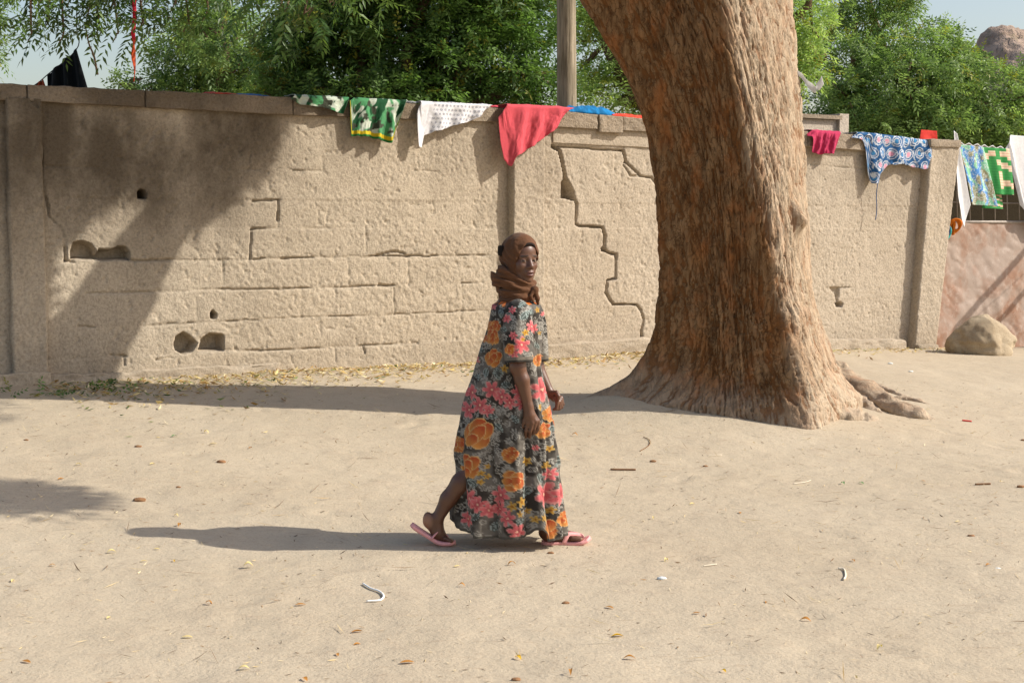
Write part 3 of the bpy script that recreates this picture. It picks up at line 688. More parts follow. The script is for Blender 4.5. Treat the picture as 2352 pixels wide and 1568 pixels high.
# ------------------------------------------------------------------ gate and fence panel at the wall end
gate = empty('sheet_metal_gate', wall_pt(2250, 805, -.12)); bpy.context.view_layer.update(); tag(gate, 'rust-stained pinkish sheet metal gate with dents beside a boulder', 'gate')
nR = NT('rusty_sheet'); _r = nR.noise(1.9, 6, .62, None, .4); _r2 = nR.noise(9, 5, .65); _r3 = nR.noise(30, 3, .6)
_c = nR.mix(nR.ramp(_r, [(.42, 0.), (.60, .8)]), C(158, 141, 128), C(140, 102, 78)); _c = nR.mix(nR.ramp(_r2, [(.52, 0.), (.72, .6)]), _c, C(186, 170, 158)); _c = nR.mix(nR.ramp(_r3, [(.62, 0.), (.75, .6)]), _c, C(120, 78, 54))
nR.base(_c); nR.rough(.6); nR.b.inputs['Metallic'].default_value = .05; nR.bump(_r2, .25, .01); M_RUST = nR.m
ga, gb = wall_s(2164, 650), wall_s(2164, 650) + 3.0; zt0 = wall_pt(2166, 512, -.1)[2]; zb0 = wall_pt(2150, 806, -.1)[2]
S, T = np.meshgrid(np.linspace(0, 1, 150), np.linspace(0, 1, 110)); Ss = ga + .02 * T + (gb - ga) * S; Zs = zb0 + .015 + (zt0 - zb0) * T + .03 * (1 - T) * np.sin(S * 9) * (T < .02)
d = .05 * (fbm(Ss * 1.6, Zs * 1.6, 4.0, 3) - .5) + .022 * np.abs(fbm(Ss * 4 + Zs * 2, Zs * 4, 9.0, 3) - .5) * 2 + .012 * np.sin(Ss * 3 - Zs * 5)
V = np.concatenate([wxyz(Ss, -.10 + d, Zs).reshape(-1, 3), wxyz(Ss, -.104 + d, Zs).reshape(-1, 3)]); Fg = grid_faces(110, 150)
mesh('metal_sheet', V, [Fg, Fg[:, ::-1] + 110 * 150], M_RUST, gate)
def wbar(a, b, r, name, parent, mat, n=6):
    mesh(name, *(lambda g: (g[0], [g[1], g[2]]))(tube_geo(np.linspace(a, b, 4), r, n)), mat, parent)
M_IRON = m_simple('pale_iron', C(150, 140, 130), .6, .2, 20, .1, met=.3); M_DKWOOD = m_simple('dark_post_wood', C(74, 60, 44), .9, .3, 20, .5)
wbar(wxyz(ga, -.10, zt0 + .012), wxyz(gb, -.10, zt0 + .012), .022, 'top_rail', gate, M_IRON)
mb = MB(); mb.box(wxyz(ga - .10, -.24, zb0 - .15), np.append(WD * .07, 0), np.append(WN * .08, 0), np.array([.07, .04, zt0 - zb0 + .35])); mb.build('gate_post', M_DKWOOD, gate, False)
# welded bars above the sheet
bars_top = zt0 + .78
for k in range(9):
    s = ga + .12 + k * .235; wbar(wxyz(s + .02, -.11, zt0), wxyz(s - .03, -.11, bars_top), .007, 'upright_bar', gate, M_IRON)
for z in (zt0 + .26, zt0 + .52, bars_top): wbar(wxyz(ga, -.11, z), wxyz(gb, -.11, z - .01), .008, 'cross_bar', gate, M_IRON)
# ------------------------------------------------------------------ boulder
bp = ground_pt(2276, 817); rng = np.random.default_rng(3)
n1, n2 = 70, 110; th, ph = np.meshgrid(np.linspace(0, np.pi, n1), np.linspace(0, 2 * np.pi, n2, endpoint=False), indexing='ij')
d = np.stack([np.sin(th) * np.cos(ph), np.sin(th) * np.sin(ph), np.cos(th)], -1)
r = 1 + .22 * (fbm(d[..., 0] * 1.6 + 3, d[..., 1] * 1.6, d[..., 2] * 1.6, 4) - .5) * 2
for _ in range(13):                    # flat broken facets
    f = norm(rng.normal(0, 1, 3)); f[2] = abs(f[2]); h = rng.uniform(.80, .93); dp = (d * r[..., None]) @ f; r = np.where(dp > h, r * (h + (dp - h) * .25) / np.maximum(dp, 1e-6), r)
k = bp[1] / F; V = d * r[..., None] * np.array([82 * k, 62 * k, 58 * k]) ; tp_ = np.clip(V[..., 2] / (58 * k), 0, 1); V[..., 0] *= 1 - .42 * tp_; V[..., 1] *= 1 - .35 * tp_; V[..., 0] += -.02; V[..., 2] *= 1.12
V = V + np.array([bp[0], bp[1] + .30, bp[2] + 33 * k]); V += (fbm(V[..., 0] * 14, V[..., 1] * 14, V[..., 2] * 14, 3)[..., None] - .5) * .02
nK = NT('boulder_stone'); _a = nK.noise(3, 5, .6); _f = nK.noise(60, 3, .7); _c = nK.mix(nK.ramp(_a, [(.35, 0.), (.65, 1.)]), C(146, 128, 102), C(180, 164, 138)); _c = nK.mix(nK.ramp(_f, [(.3, .4), (.5, 0.)]), _c, C(104, 84, 58)); nK.base(_c); nK.rough(.9); nK.bump(_f, .5, .008)
bo = mesh('boulder', V, grid_faces(n1, n2, True), nK.m); tag(bo, 'tan boulder leaning against the rusty gate', 'boulder')
# ------------------------------------------------------------------ unseen pole frame, added so its rails shade the gate sheet
fr = empty('shadow_frame', wxyz(ga + 3.6, 2.4, 0)); bpy.context.view_layer.update(); tag(fr, 'unseen rough pole frame added to cast shadows on the metal gate', 'frame')
for (p, q, r) in (((2200, 748), (2385, 540), .045), ((2290, 742), (2420, 590), .042), ((2225, 742), (2400, 585), .006)):
    a = wall_pt(*p, -.1) + TS * 3.0; b = wall_pt(*q, -.1) + TS * 3.2; dd = b - a
    wbar(a - dd * .05, b + dd * .25, r, 'shadow_rail_pole', fr, M_WOOD, 8)
    if r > .01:
        for e in (a, b + dd * .2): wbar(np.array([e[0], e[1], float(G(e[0], e[1])) - .1]), e, .04, 'shadow_post', fr, M_WOOD, 8)
# ------------------------------------------------------------------ the big leaning tree
TY = 11.15
tree = empty('old_neem_tree', (TREE[0], TREE[1], float(G(*TREE)))); bpy.context.view_layer.update()
tag(tree, 'huge old tree with furrowed leaning trunk and spreading roots', 'tree')
LE = [(1230, -160), (1300, -60), (1340, 0), (1390, 90), (1440, 170), (1480, 260), (1500, 330), (1512, 430), (1517, 520), (1520, 600), (1517, 680), (1503, 755), (1478, 815), (1444, 860), (1398, 890), (1330, 918)]
RE = [(1810, -160), (1820, -60), (1825, 0), (1832, 100), (1840, 200), (1848, 300), (1855, 400), (1862, 500), (1868, 600), (1880, 700), (1900, 770), (1926, 835), (1948, 875), (1985, 915)]
l = np.array([at(u, v, TY) for u, v in LE]); r_ = np.array([at(u, v, TY) for u, v in RE])
lx = lambda z: np.interp(z, l[::-1, 2], l[::-1, 0]); rx = lambda z: np.interp(z, r_[::-1, 2], r_[::-1, 0])
NZ, NTH = 330, 410
zb = float(G(*TREE)) - .30
zz = np.concatenate([np.linspace(zb, 1.2, 170), np.linspace(1.2, 4.3, NZ - 169)[1:]]); th = np.linspace(0, 2 * np.pi, NTH, endpoint=False)
cx = np.where(zz > 1.25, (lx(zz) + rx(zz)) / 2, 0); c0 = float((lx(1.25) + rx(1.25)) / 2); cx = np.where(zz > 1.25, cx, c0)
cx = np.convolve(np.pad(cx, 12, 'edge'), np.ones(25) / 25, 'valid')
RL = cx - lx(zz); RR = rx(zz) - cx
flare = np.clip((1.35 - zz) / 1.2, 0, None)
RF = .50 + .05 * np.clip(zz - 2.2, 0, 2) + .26 * flare ** 2.2; RBk = .55 + .35 * flare ** 2.2
TH, ZZ = np.meshgrid(th, zz)
c, s = np.cos(TH), np.sin(TH)
ax = np.where(c > 0, RR[:, None], RL[:, None]); ay = np.where(s < 0, RF[:, None], RBk[:, None])
p_ = 2.0
R0 = 1 / ((np.abs(c) / ax) ** p_ + (np.abs(s) / ay) ** p_) ** (1 / p_)
# buttress flutes, twisted up the trunk
tw = TH + .16 * (ZZ - .2) + .06 * np.sin(ZZ * 2.1 + TH)
flute = .5 * np.sin(tw * 4 + .6 + .5 * np.sin(ZZ * 1.3)) + .35 * np.sin(tw * 7 + 2.1 + ZZ * .4) + .25 * np.sin(tw * 11 + 4 + ZZ * .3)
R1 = R0 * (1 + flute * (.034 + .045 * np.clip((1.0 - ZZ) / 1.0, 0, 1) ** 1.4))
# the side towards the wall's left end is flattened and meets the round sunny side in a long ridge
xr = np.interp(zz, [0, .35, .9, 1.6, 2.3, 3.0, 3.6, 4.3], [at(u, 500, TY)[0] for u in (1840, 1828, 1795, 1748, 1690, 1650, 1625, 1600)])
yr = -np.sqrt(np.clip(1 - ((xr - cx) / np.where(xr > cx, RR, RL)) ** 2, .04, 1)) * RF
Lx = lx(zz) + .0; Ly = np.full(len(zz), -.02)
for (PXa, PYa, PXb, PYb, ex) in ((Lx, Ly, xr, yr, .05), (xr, yr, cx + RR, np.full(len(zz), .10), .035)):
    dx_, dy_ = PXb - PXa, PYb - PYa; ln = np.hypot(dx_, dy_); nx_, ny_ = dy_ / ln, -dx_ / ln
    dist = (PXb - cx) * nx_ + PYb * ny_ + ex
    den = c * nx_[:, None] + s * ny_[:, None]; lim = np.where(den > .05, dist[:, None] / np.maximum(den, .05), 9.0)
    kk_ = .035; hh_ = np.clip(.5 + .5 * (lim - R1) / kk_, 0, 1); R1 = lim * (1 - hh_) + R1 * hh_ - kk_ * hh_ * (1 - hh_)
X = cx[:, None] + R1 * c; Y = TY + R1 * s
# bark: long interlocking ridges split by deep furrows
gx_, gy_, = np.cos(tw) * 1.0, np.sin(tw) * 1.0
warp = .55 * (fbm(gx_ * 2.6, gy_ * 2.6, ZZ * 2.0, 3) - .5)
a1 = fbm(gx_ * 12 + warp * 3.6, gy_ * 12 + warp * 3.6, ZZ * 3.1 + warp * 3.4, 4, .58); ridge1 = 1 - np.abs(a1 - .5) * 2
a2 = fbm(gx_ * 26 + warp * 6, gy_ * 26 - warp * 5, ZZ * 8.5, 3, .6); ridge2 = 1 - np.abs(a2 - .5) * 2
fur = sstep(.80, .99, ridge1); fur2 = sstep(.80, .99, ridge2)
lump = fbm(gx_ * 3, gy_ * 3, ZZ * 1.7 + 4, 3) - .5; plate = fbm(gx_ * 13, gy_ * 13, ZZ * 4.2 + 9, 2)
disp = .060 * lump - .017 * fur - .009 * fur2 + .012 * np.floor(plate * 5) / 5 + .016 * (fbm(gx_ * 34, gy_ * 34, ZZ * 14, 3) - .5)
# knot on the sunny side
kx = at(1838, 500, TY)
def knob(th0, z0, w, hgt):
    global disp
    q = np.exp(-((np.angle(np.exp(1j * (TH - th0))) * .55) / w) ** 2 - ((ZZ - z0) / (w * 1.5)) ** 2); disp = disp + hgt * q
knob(-.42, kx[2], .075, .12); knob(-.42, kx[2] + .05, .03, -.09); knob(-.75, kx[2] - .75, .10, .04); knob(-2.0, 1.0, .25, .03)
X = X + disp * c; Y = Y + disp * s
gz_ = G(X, Y); dust = .85 * np.clip(1 - (ZZ - gz_) / (.12 + .35 * fbm(gx_ * 3, gy_ * 3, ZZ, 2)), 0, 1) ** 1.1
thr = np.arctan2(yr, xr - cx)[:, None]            # sunlit side, ridge round to the back: weathering plus brightness painted into the colour
sunlit_pale = sstep(-.16, .16, np.angle(np.exp(1j * (TH - thr))) + .35 * (fbm(gx_ * 5, gy_ * 5, ZZ * 2.0, 3) - .5)) * (1 - sstep(1.9, 2.6, np.angle(np.exp(1j * (TH - thr))))) * .62
fisattr = np.clip(1 - np.maximum(fur, fur2 * .7), 0, 1)
V = np.stack([X, Y, ZZ], -1).reshape(-1, 3); Q = grid_faces(NZ, NTH, True)
topc = V[-NTH:].mean(0) + [0, 0, .1]; V = np.concatenate([V, [topc]]); j = np.arange(NTH)
Tt = np.stack([np.full(NTH, len(V) - 1), (NZ - 1) * NTH + j, (NZ - 1) * NTH + (j + 1) % NTH], -1)
mesh('trunk', V, [Q, Tt], M_BARK, tree, attrs={'fis': np.append(fisattr.ravel(), 1), 'dust': np.append(dust.ravel(), 0), 'sunlit_pale': np.append(sunlit_pale.ravel(), 0)})
# surface roots
def root(pts, r0, r1, seed):
    P = []
    for (u, v, dz) in pts:
        g = ground_pt(u, v); P.append([g[0], g[1], float(G0(g[0], g[1])) + dz - .025])
    p = spline(P, 46); rr = np.linspace(r0, r1, 46) * (1 + .25 * (fbm(np.arange(46) * .22, seed, 0, 3) - .5) * 2); rr[-3:] *= [.8, .6, .3]
    V, Q, T_ = tube_geo(p, rr, 30, flat=.85, rough=.38, seed=seed)
    e = np.abs(fbm(V[:, 0] * 4, V[:, 1] * 16, V[:, 2] * 16 + seed, 3) - .5) * 2
    mesh('root', V, [Q, T_], M_BARK, tree, attrs={'fis': np.clip(.35 + e * 1.6, 0, 1), 'sunlit_pale': np.full(len(V), .45), 'dust': np.clip(.95 - (V[:, 2] - G(V[:, 0], V[:, 1])) * 5, .25, 1)})
root([(1880, 890, .10), (1930, 905, .075), (1990, 922, .05), (2045, 943, .045), (2105, 957, .02), (2160, 964, -.05)], .19, .055, 1.0)
root([(1840, 945, .06), (1930, 955, .0), (2000, 962, -.04), (2060, 972, -.07)], .18, .06, 2.0)
root([(1900, 858, .10), (1945, 866, .035), (1985, 888, -.02), (2040, 905, -.07)], .11, .05, 3.0)
root([(1890, 905, .10), (1950, 918, .05), (2000, 938, .01), (2040, 955, -.05)], .12, .04, 9.0)
root([(1960, 880, .04), (2020, 890, .01), (2065, 905, -.0), (2100, 912, -.05)], .05, .025, 10.0)
root([(2020, 915, -.035), (2075, 918, .012), (2120, 925, .0), (2180, 938, -.06)], .055, .03, 4.0)
# limbs above the picture
def limb(pts, r0, r1, n=34):
    p = spline(pts, n); V, Q, T_ = tube_geo(p, np.linspace(r0, r1, n), 16, rough=.12, seed=r0 * 50)
    mesh('limb', V, [Q, T_], M_BARK, tree, attrs={'sunlit_pale': np.zeros(len(V)), 'dust': np.zeros(len(V)), 'fis': np.clip(.4 + np.abs(fbm(V[:, 0] * 6, V[:, 1] * 6, V[:, 2] * 3, 3) - .5) * 3, 0, 1)}); return p
def sun_caster(u, v, X):
    P = wall_pt(u, v); t = (X - P[0]) / TS[0]; return P + TS * t
bandpts = [sun_caster(195, 790, 1.35), sun_caster(285, 640, 1.45), sun_caster(380, 510, 1.6), sun_caster(470, 400, 1.7)]
LB = limb([[1.45, 11.2, 3.5]] + bandpts + [bandpts[-1] + np.array([.1, .8, .9])], .36, .12)
LA = limb([[1.0, 11.1, 3.6], [.35, 11.15, 4.4], [-.7, 11.0, 5.3], [-2.0, 10.8, 5.9], [-3.4, 10.6, 6.1]], .42, .10)
LC = limb([[-.2, 11.05, 4.9], [-1.3, 10.2, 5.0], [-2.4, 9.7, 4.5], [-3.3, 9.7, 3.9]], .14, .035)
LD = limb([[.4, 11.1, 4.3], [.1, 10.1, 5.2], [.2, 8.9, 5.2], [.9, 8.1, 4.7]], .20, .03)
LE_ = limb([[.6, 11.1, 4.4], [.3, 11.8, 5.6], [-.4, 12.4, 6.8], [-.8, 12.8, 7.6]], .24, .06)
# -------- where may the crown shade the picture?  (outline of the shade seen in the photograph)
SHADE_W = [(-400, 1000), (-400, 150), (650, 150), (655, 270), (642, 318), (596, 380), (520, 452), (450, 500), (430, 500), (380, 470), (330, 420), (300, 400), (160, 520), (120, 560), (110, 700), (100, 900)]
SHADE_G = [(-400, 900), (60, 925), (110, 950), (60, 965), (-400, 975)]
SHADE_G2 = [(-500, 1085), (120, 1095), (240, 1115), (270, 1145), (180, 1170), (-500, 1180)]
def in_poly(u, v, P):
    ins = np.zeros(u.shape, bool); P = np.array(P, float)
    for i in range(len(P)):
        a, b = P[i], P[(i + 1) % len(P)]
        ins ^= ((a[1] > v) != (b[1] > v)) & (u < (b[0] - a[0]) * (v - a[1]) / (b[1] - a[1] + 1e-12) + a[0])
    return ins
def shade_ok(P):
    """True where the shadow of P falls out of the picture or inside the shaded outline"""
    w = (P[:, :2] - WA) @ WN; dw = -(TS[:2] @ WN)
    tw_ = np.where(w > 0, w / -dw, -1)                      # reaches the wall plane
    Hw = P - TS * tw_[:, None]
    tg = (P[:, 2] - .12) / TS[2]; Hg = P - TS * tg[:, None]
    sW = (Hw[:, :2] - WA) @ WD
    hitw = (tw_ > 0) & (Hw[:, 2] > .15) & (Hw[:, 2] < 2.8) & (sW < 11.5)
    H = np.where(hitw[:, None], Hw, Hg)
    u, v = project(H); vis = (u > -30) & (u < 2380) & (v > 0) & (v < 1600)
    beyond = (~hitw) & (((H[:, :2] - WA) @ WN) < 0)
    ok = np.where(hitw, in_poly(u, v, SHADE_W), in_poly(u, v, SHADE_G) | in_poly(u, v, SHADE_G2))
    # keep the lower trunk in the sun
    ax_ = np.array([1.75, 11.15]); rel = P[:, :2] - ax_; tt_ = np.clip(rel @ TS[:2] / (TS[:2] @ TS[:2]), 0, None); near_ = np.linalg.norm(rel - tt_[:, None] * TS[:2], axis=1) < 1.0; zt_ = P[:, 2] - tt_ * TS[2]
    return (~vis | ok | beyond) & ~(near_ & (zt_ < 3.3) & (tt_ > 0))
def above_frame(P, m=0.10):
    u, v = project(P); return (v < -40) | (u < -60) | (u > 2420)
rng = np.random.default_rng(77)
allP = []; allD = []
def cluster(c, rad, n):
    n = int(n * .62)
    d = norm(rng.normal(0, 1, (n, 3))); p = np.array(c) + d * np.array(rad) * rng.random((n, 1)) ** .45; allP.append(p); allD.append(d * .7 + np.array([0, 0, -.45]) + rng.normal(0, .3, (n, 3)))
for t in np.linspace(.25, 1, 14):
    for Lp in (LA, LE_, LB): cluster(Lp[int(t * 33)] + rng.normal(0, .4, 3) + [0, 0, .3], (1.0, 1.0, .7), 210)
for c, rd, n in (((-.6, 11.6, 6.6), (1.9, 1.6, 1.0), 2600), ((.9, 12.4, 6.3), (1.2, 1.2, .9), 1600), ((-2.4, 11.6, 6.2), (1.5, 1.5, .8), 1300), ((-3.4, 10.4, 6.1), (1.3, 1.3, .9), 900), ((1.2, 12.9, 5.4), (1.0, .8, .6), 1300), ((.4, 13.0, 5.2), (1.0, .7, .6), 900)):
    cluster(c, rd, n)
# masses of leaf between the sun and the wall's shaded end
for (u, v, X_) in ((30, 260, .6), (40, 380, .5), (50, 520, .6), (60, 650, .7), (55, 780, .5), (20, 840, .6), (-40, 500, .4), (-60, 700, .5), (150, 300, .9), (240, 330, 1.0), (330, 300, 1.0), (420, 310, 1.2), (520, 300, 1.2), (600, 290, 1.3), (640, 330, 1.3), (560, 390, 1.2), (450, 420, 1.3), (250, 420, .9), (160, 400, .8)):
    cluster(sun_caster(u, v, X_), (.40, .40, .30), 210)
for u in range(120, 700, 70):
    for v in (255, 300, 345): cluster(sun_caster(u, v + (0 if u < 500 else -20), .9 + u / 900), (.36, .36, .26), 120)
# spray that dapples the ground on the left
for (u, v) in ((20, 1120), (80, 1135), (140, 1125), (30, 1155), (190, 1140), (-60, 1130), (-150, 1140)):
    g = ground_pt(u, v); cluster(g + TS * (4.3 - g[2]) / TS[2], (.28, .22, .16), 80)
for (u, v) in ((10, 945), (60, 950), (-60, 940)):
    g = ground_pt(u, v); cluster(g + TS * (4.6 - g[2]) / TS[2], (.2, .2, .16), 30)
P = np.concatenate(allP); D = np.concatenate(allD); k = shade_ok(P + [0, 0, -.05]) & shade_ok(P + norm(D) * .25) & above_frame(P) & above_frame(P + norm(D) * .3); P, D = P[k], D[k]
# hanging sprays that dip into the top of the picture
hp = []; hd = []
def hang(u, v, Y, n, ru, rv, down=.08):
    c = at(u, v, Y); kk = Y / F
    p = c + rng.normal(0, 1, (n, 3)) * np.array([ru * kk, .22, rv * kk]); d = np.stack([rng.normal(-.15, .55, n), rng.normal(0, .5, n), rng.normal(-down, .3, n)], -1); hp.append(p); hd.append(d)
HG = [(95, 0, 9.4, 26, 22, 22), (112, 50, 9.4, 18, 14, 16), (160, 5, 9.6, 36, 26, 24), (72, 84, 9.4, 7, 5, 6), (145, 84, 9.5, 12, 12, 10), (205, 28, 9.6, 26, 22, 22), (225, 72, 9.7, 6, 12, 8), (262, 8, 9.7, 26, 24, 22), (268, 84, 9.7, 3, 8, 6),
      (330, 0, 9.8, 30, 34, 22), (325, 60, 9.8, 10, 18, 18), (400, 15, 9.8, 24, 28, 22), (430, 60, 9.9, 6, 18, 10), (460, -6, 9.9, 30, 34, 16), (475, 34, 9.9, 9, 14, 12), (530, -8, 9.9, 22, 26, 12), (600, -12, 9.0, 16, 30, 14), (665, 10, 8.2, 20, 22, 22), (720, 18, 8.2, 24, 24, 26), (775, -4, 8.2, 16, 22, 18), (840, -18, 8.4, 10, 22, 10), (905, -24, 8.6, 6, 16, 6), (1090, -30, 8.8, 4, 14, 4)]
for h in HG: hang(h[0], h[1] - (34 if h[0] < 300 else 4), h[2], int(h[3] * .8 + .5), h[4], h[5])
HPp = np.concatenate(hp); HDd = np.concatenate(hd)
V1, Q1, C1 = spray_geo(P, D, .28, .125, leaf_cols(len(P), rng, C(46, 70, 28), C(86, 110, 46)), rng, 6, .34)
V2, Q2, C2 = spray_geo(HPp, HDd, .27, .066, leaf_cols(len(HPp), rng, C(50, 76, 30), C(92, 116, 48), .02), rng, 15, .32)
mesh('crown', np.concatenate([V1, V2]), np.concatenate([Q1, Q2 + len(V1)]), M_LEAF, tree, False, np.concatenate([C1, C2]))
# thin twigs carrying the hanging sprays
for i, h in enumerate(HG):
    c = at(h[0], h[1] - 6, h[2]); src = LC if h[0] < 560 else LD
    q = src[np.argmin(np.linalg.norm(src - (c + [0, 0, 1]), axis=1))]; mid = (c + q) / 2; mid[2] = max(c[2], q[2]) * .5 + .5 * mid[2] + .25
    V, Q, T_ = tube_geo(spline([q, mid, c + [0, 0, .12], c, c - [.03, 0, .06]], 16), np.linspace(.012, .0028, 16), 6)
    mesh('twig', V, [Q, T_], M_BRANCH, tree)
V, Q, T_ = tube_geo(spline([at(196, 60, 9.6), at(204, 100, 9.6), at(216, 130, 9.6), at(224, 172, 9.6)], 14), np.linspace(.004, .008, 14), 6); mesh('twig', V, [Q, T_], M_BRANCH, tree)
# ------------------------------------------------------------------ laundry
M_CLOTH = m_cloth('printed_cotton', None, transl=.12); 
def cloth_obj(name, V, nr, nc, col, label, cat, group=None, mat=None, thick=.004):
    V = V.reshape(nr, nc, 3); du = np.gradient(V, axis=1); dv = np.gradient(V, axis=0); N = norm(np.cross(du, dv))
    Fq = grid_faces(nr, nc); k = nr * nc
    VV = np.concatenate([V.reshape(-1, 3), (V - N * thick).reshape(-1, 3)])
    rim = []
    for a in (np.arange(nc), np.arange(nr) * nc + nc - 1, np.arange(nc)[::-1] + (nr - 1) * nc, np.arange(nr)[::-1] * nc):
        rim.append(np.stack([a[1:], a[:-1], a[:-1] + k, a[1:] + k], -1))
    o = mesh(name, VV, [Fq, Fq[:, ::-1] + k, np.concatenate(rim)], mat or M_CLOTH, None, True, np.concatenate([col.reshape(-1, 3)] * 2))
    return tag(o, label, cat, group)
def drape(u0, u1, bot, paint, name, label, cat='cloth', folds=5, amp=.02, back=.16, nr=64, nc=90, seed=0.0, off=.10, vtop=None, lift=.012, flare=.0):
    """a wet garment thrown over the coping: lies on its top, hangs down to bot(u) pixels in front"""
    us = np.linspace(u0, u1, nc); rows = []
    tops = np.array([wall_sz(u, vtop(u) if vtop else 250)[0] for u in us])
    zt = CAP_TOP(tops) + lift; bots = np.array([bot(u) for u in us]); bots = bots + (fbm((us - u0) / 14 + seed, seed, 0, 3) - .5) * 9 * sstep(u0, u0 + 4, us) * sstep(-u1, -u1 + 4, -us) * (bots > 262); bz = np.array([wall_sz(u, b, off)[1] for u, b in zip(us, bots)])
    sd = np.array([wall_sz(u, b, off)[0] for u, b in zip(us, [bot(u) for u in us])])
    q = np.linspace(0, 1, nr); nb = int(nr * .28)
    V = np.zeros((nr, nc, 3)); fx = np.linspace(0, 1, nc)
    for i in range(nr):
        if i < nb:                        # on top of the wall
            t = i / nb; o = -back + (back + off - .015) * t; z = zt + .012 * (fbm(fx * 9 + seed, t * 3, 1.0, 3) - .3) + .004
            s = tops
        else:
            t = (i - nb) / (nr - 1 - nb); drop = np.maximum(zt - bz, .01); z = zt - drop * t
            fold = np.sin(fx * 2 * np.pi * folds + seed + 1.2 * np.sin(fx * 5 + seed)) * amp * (.3 + t) + (fbm(fx * folds * 2.4 + seed, t * 2.0, 3.0, 4) - .5) * amp * 3.0
            rnd = min(1, t * drop.max() / .03); o = off - .015 + .015 * rnd + fold * min(1, t * 3) * sstep(.0, .12, drop) + .004
            o = np.maximum(o, off - .016); s = tops + (sd - tops) * t
        V[i] = wxyz(s, o, z)
    U = np.broadcast_to(fx, (nr, nc)); T = np.broadcast_to(q[:, None], (nr, nc))
    col = paint(U, T, V)
    return cloth_obj(name, V[::-1], nr, nc, col[::-1], label, cat, 'washing laid over the wall', thick=.003)
lerp3 = lambda t, a, b: a + (b - a) * np.asarray(t)[..., None]
flatc = lambda c: (lambda U, T, V: np.broadcast_to(np.asarray(c, float), (*U.shape, 3)).copy())
PI_ = lambda xs, ys: (lambda u: float(np.interp(u, xs, ys)))
def p_green(U, T, V):
    z = V[..., 2]; s = (V[..., 0] * WD[0] + V[..., 1] * WD[1])
    n = fbm(s * 11 + z * 3, z * 9, 2.0, 3); n2 = fbm(s * 16 - z * 9, z * 7, 7.0, 3); c = lerp3(sstep(.44, .52, n), C(204, 212, 194), C(84, 150, 100)); c = lerp3(sstep(.56, .60, n2), c, C(36, 84, 52)); 
    return lerp3(sstep(.64, .67, fbm(s * 20, z * 20, 9.0, 2)), c, C(70, 74, 60))
def p_green_hem(U, T, V):
    c = p_green(U, T, V); c = lerp3(((T > .90) & (T < .955)) * 1.0, c, C(214, 186, 40)); return lerp3((T >= .955) * 1.0, c, C(40, 120, 60))
def p_dots(U, T, V):
    z = V[..., 2]; s = V[..., 0] * WD[0] + V[..., 1] * WD[1]; gxx = s * 24; gzz = z * 24; row = np.floor(gzz); fx = gxx + .5 * (row % 2) - np.floor(gxx + .5 * (row % 2)) - .5; fz = gzz - row - .5
    k = (1 - sstep(.24, .30, np.hypot(fx, fz))) * sstep(.10, .14, np.hypot(fx, fz) + .05)
    return lerp3(k * .75 * (U > .18), np.broadcast_to(C(236, 234, 236), (*U.shape, 3)), C(120, 122, 138))
def p_circ(U, T, V):
    z = V[..., 2]; s = V[..., 0] * WD[0] + V[..., 1] * WD[1]; wr = .05 * fbm(s * 4, z * 4, 1.0, 2); gxx = (s + wr) * 6.6; gzz = (z + wr) * 6.6; row = np.floor(gzz); fx = gxx + .5 * (row % 2); ci = np.floor(fx); fx = fx - ci - .5; fz = gzz - row - .5; r = np.hypot(fx, fz) 
    c = np.broadcast_to(C(44, 92, 140), (*U.shape, 3)); ring = (np.abs(r - .40) < .034) | (np.abs(r - .24) < .032)
    c = lerp3((r < .15) * 1.0, c, C(70, 140, 190)); pk = (_h((ci + 50).astype(int), (row + 70).astype(int), ci.astype(int) * 0) > .62) & (r < .19); c = lerp3(pk * 1.0, c, C(226, 160, 176)); c = lerp3(ring * 1.0, c, C(214, 218, 222))
    return lerp3((np.abs(fbm(s * 9, z * 9, 3.0, 2) - .5) < .025) * 1.0, c, C(206, 214, 220))
drape(668, 792, PI_([668, 690, 740, 775, 790, 792], [228, 240, 246, 258, 262, 240]), p_green, 'green_print_cloth', 'crumpled green and white print cloth lying along the coping', folds=3, amp=.012, seed=1.0, lift=.02)
drape(803, 926, PI_([803, 806, 808, 850, 880, 897, 903, 915, 926], [232, 260, 312, 316, 322, 329, 326, 285, 240]), p_green_hem, 'green_print_garment', 'green and white print garment with yellow hem hung on the wall', folds=4, amp=.022, seed=2.0, lift=.02)
drape(957, 1120, PI_([957, 960, 962, 970, 976, 985, 1010, 1060, 1100, 1120], [262, 325, 338, 340, 310, 305, 298, 285, 268, 247]), p_dots, 'white_dotted_cloth', 'white cloth with small grey motifs hanging to one point', folds=3, amp=.016, seed=3.0, lift=.02)
drape(1146, 1299, PI_([1146, 1152, 1160, 1168, 1174, 1180, 1200, 1250, 1285, 1299], [270, 330, 368, 379, 379, 362, 352, 318, 285, 252]), flatc(C(216, 88, 98)), 'pink_shirt', 'coral pink shirt hanging in a long point over the pilaster', 'shirt', folds=3, amp=.024, seed=4.0, lift=.03, nc=110, off=.165)
drape(1853, 1918, PI_([1853, 1862, 1868, 1917, 1918], [308, 315, 352, 355, 340]), flatc(C(190, 56, 92)), 'crimson_cloth', 'small pleated crimson cloth hung beside the tree trunk', folds=4, amp=.022, seed=5.0, lift=.015, vtop=lambda u: 310)
drape(1955, 2146, PI_([1955, 1985, 1991, 1996, 2002, 2016, 2025, 2036, 2048, 2090, 2115, 2135, 2146], [316, 322, 345, 400, 420, 420, 402, 388, 376, 380, 390, 388, 345]), p_circ, 'blue_circle_cloth', 'blue cloth printed with white circles draped over the wall end', folds=4, amp=.035, seed=6.0, lift=.02, vtop=lambda u: 320, nc=130, nr=80, back=.2)
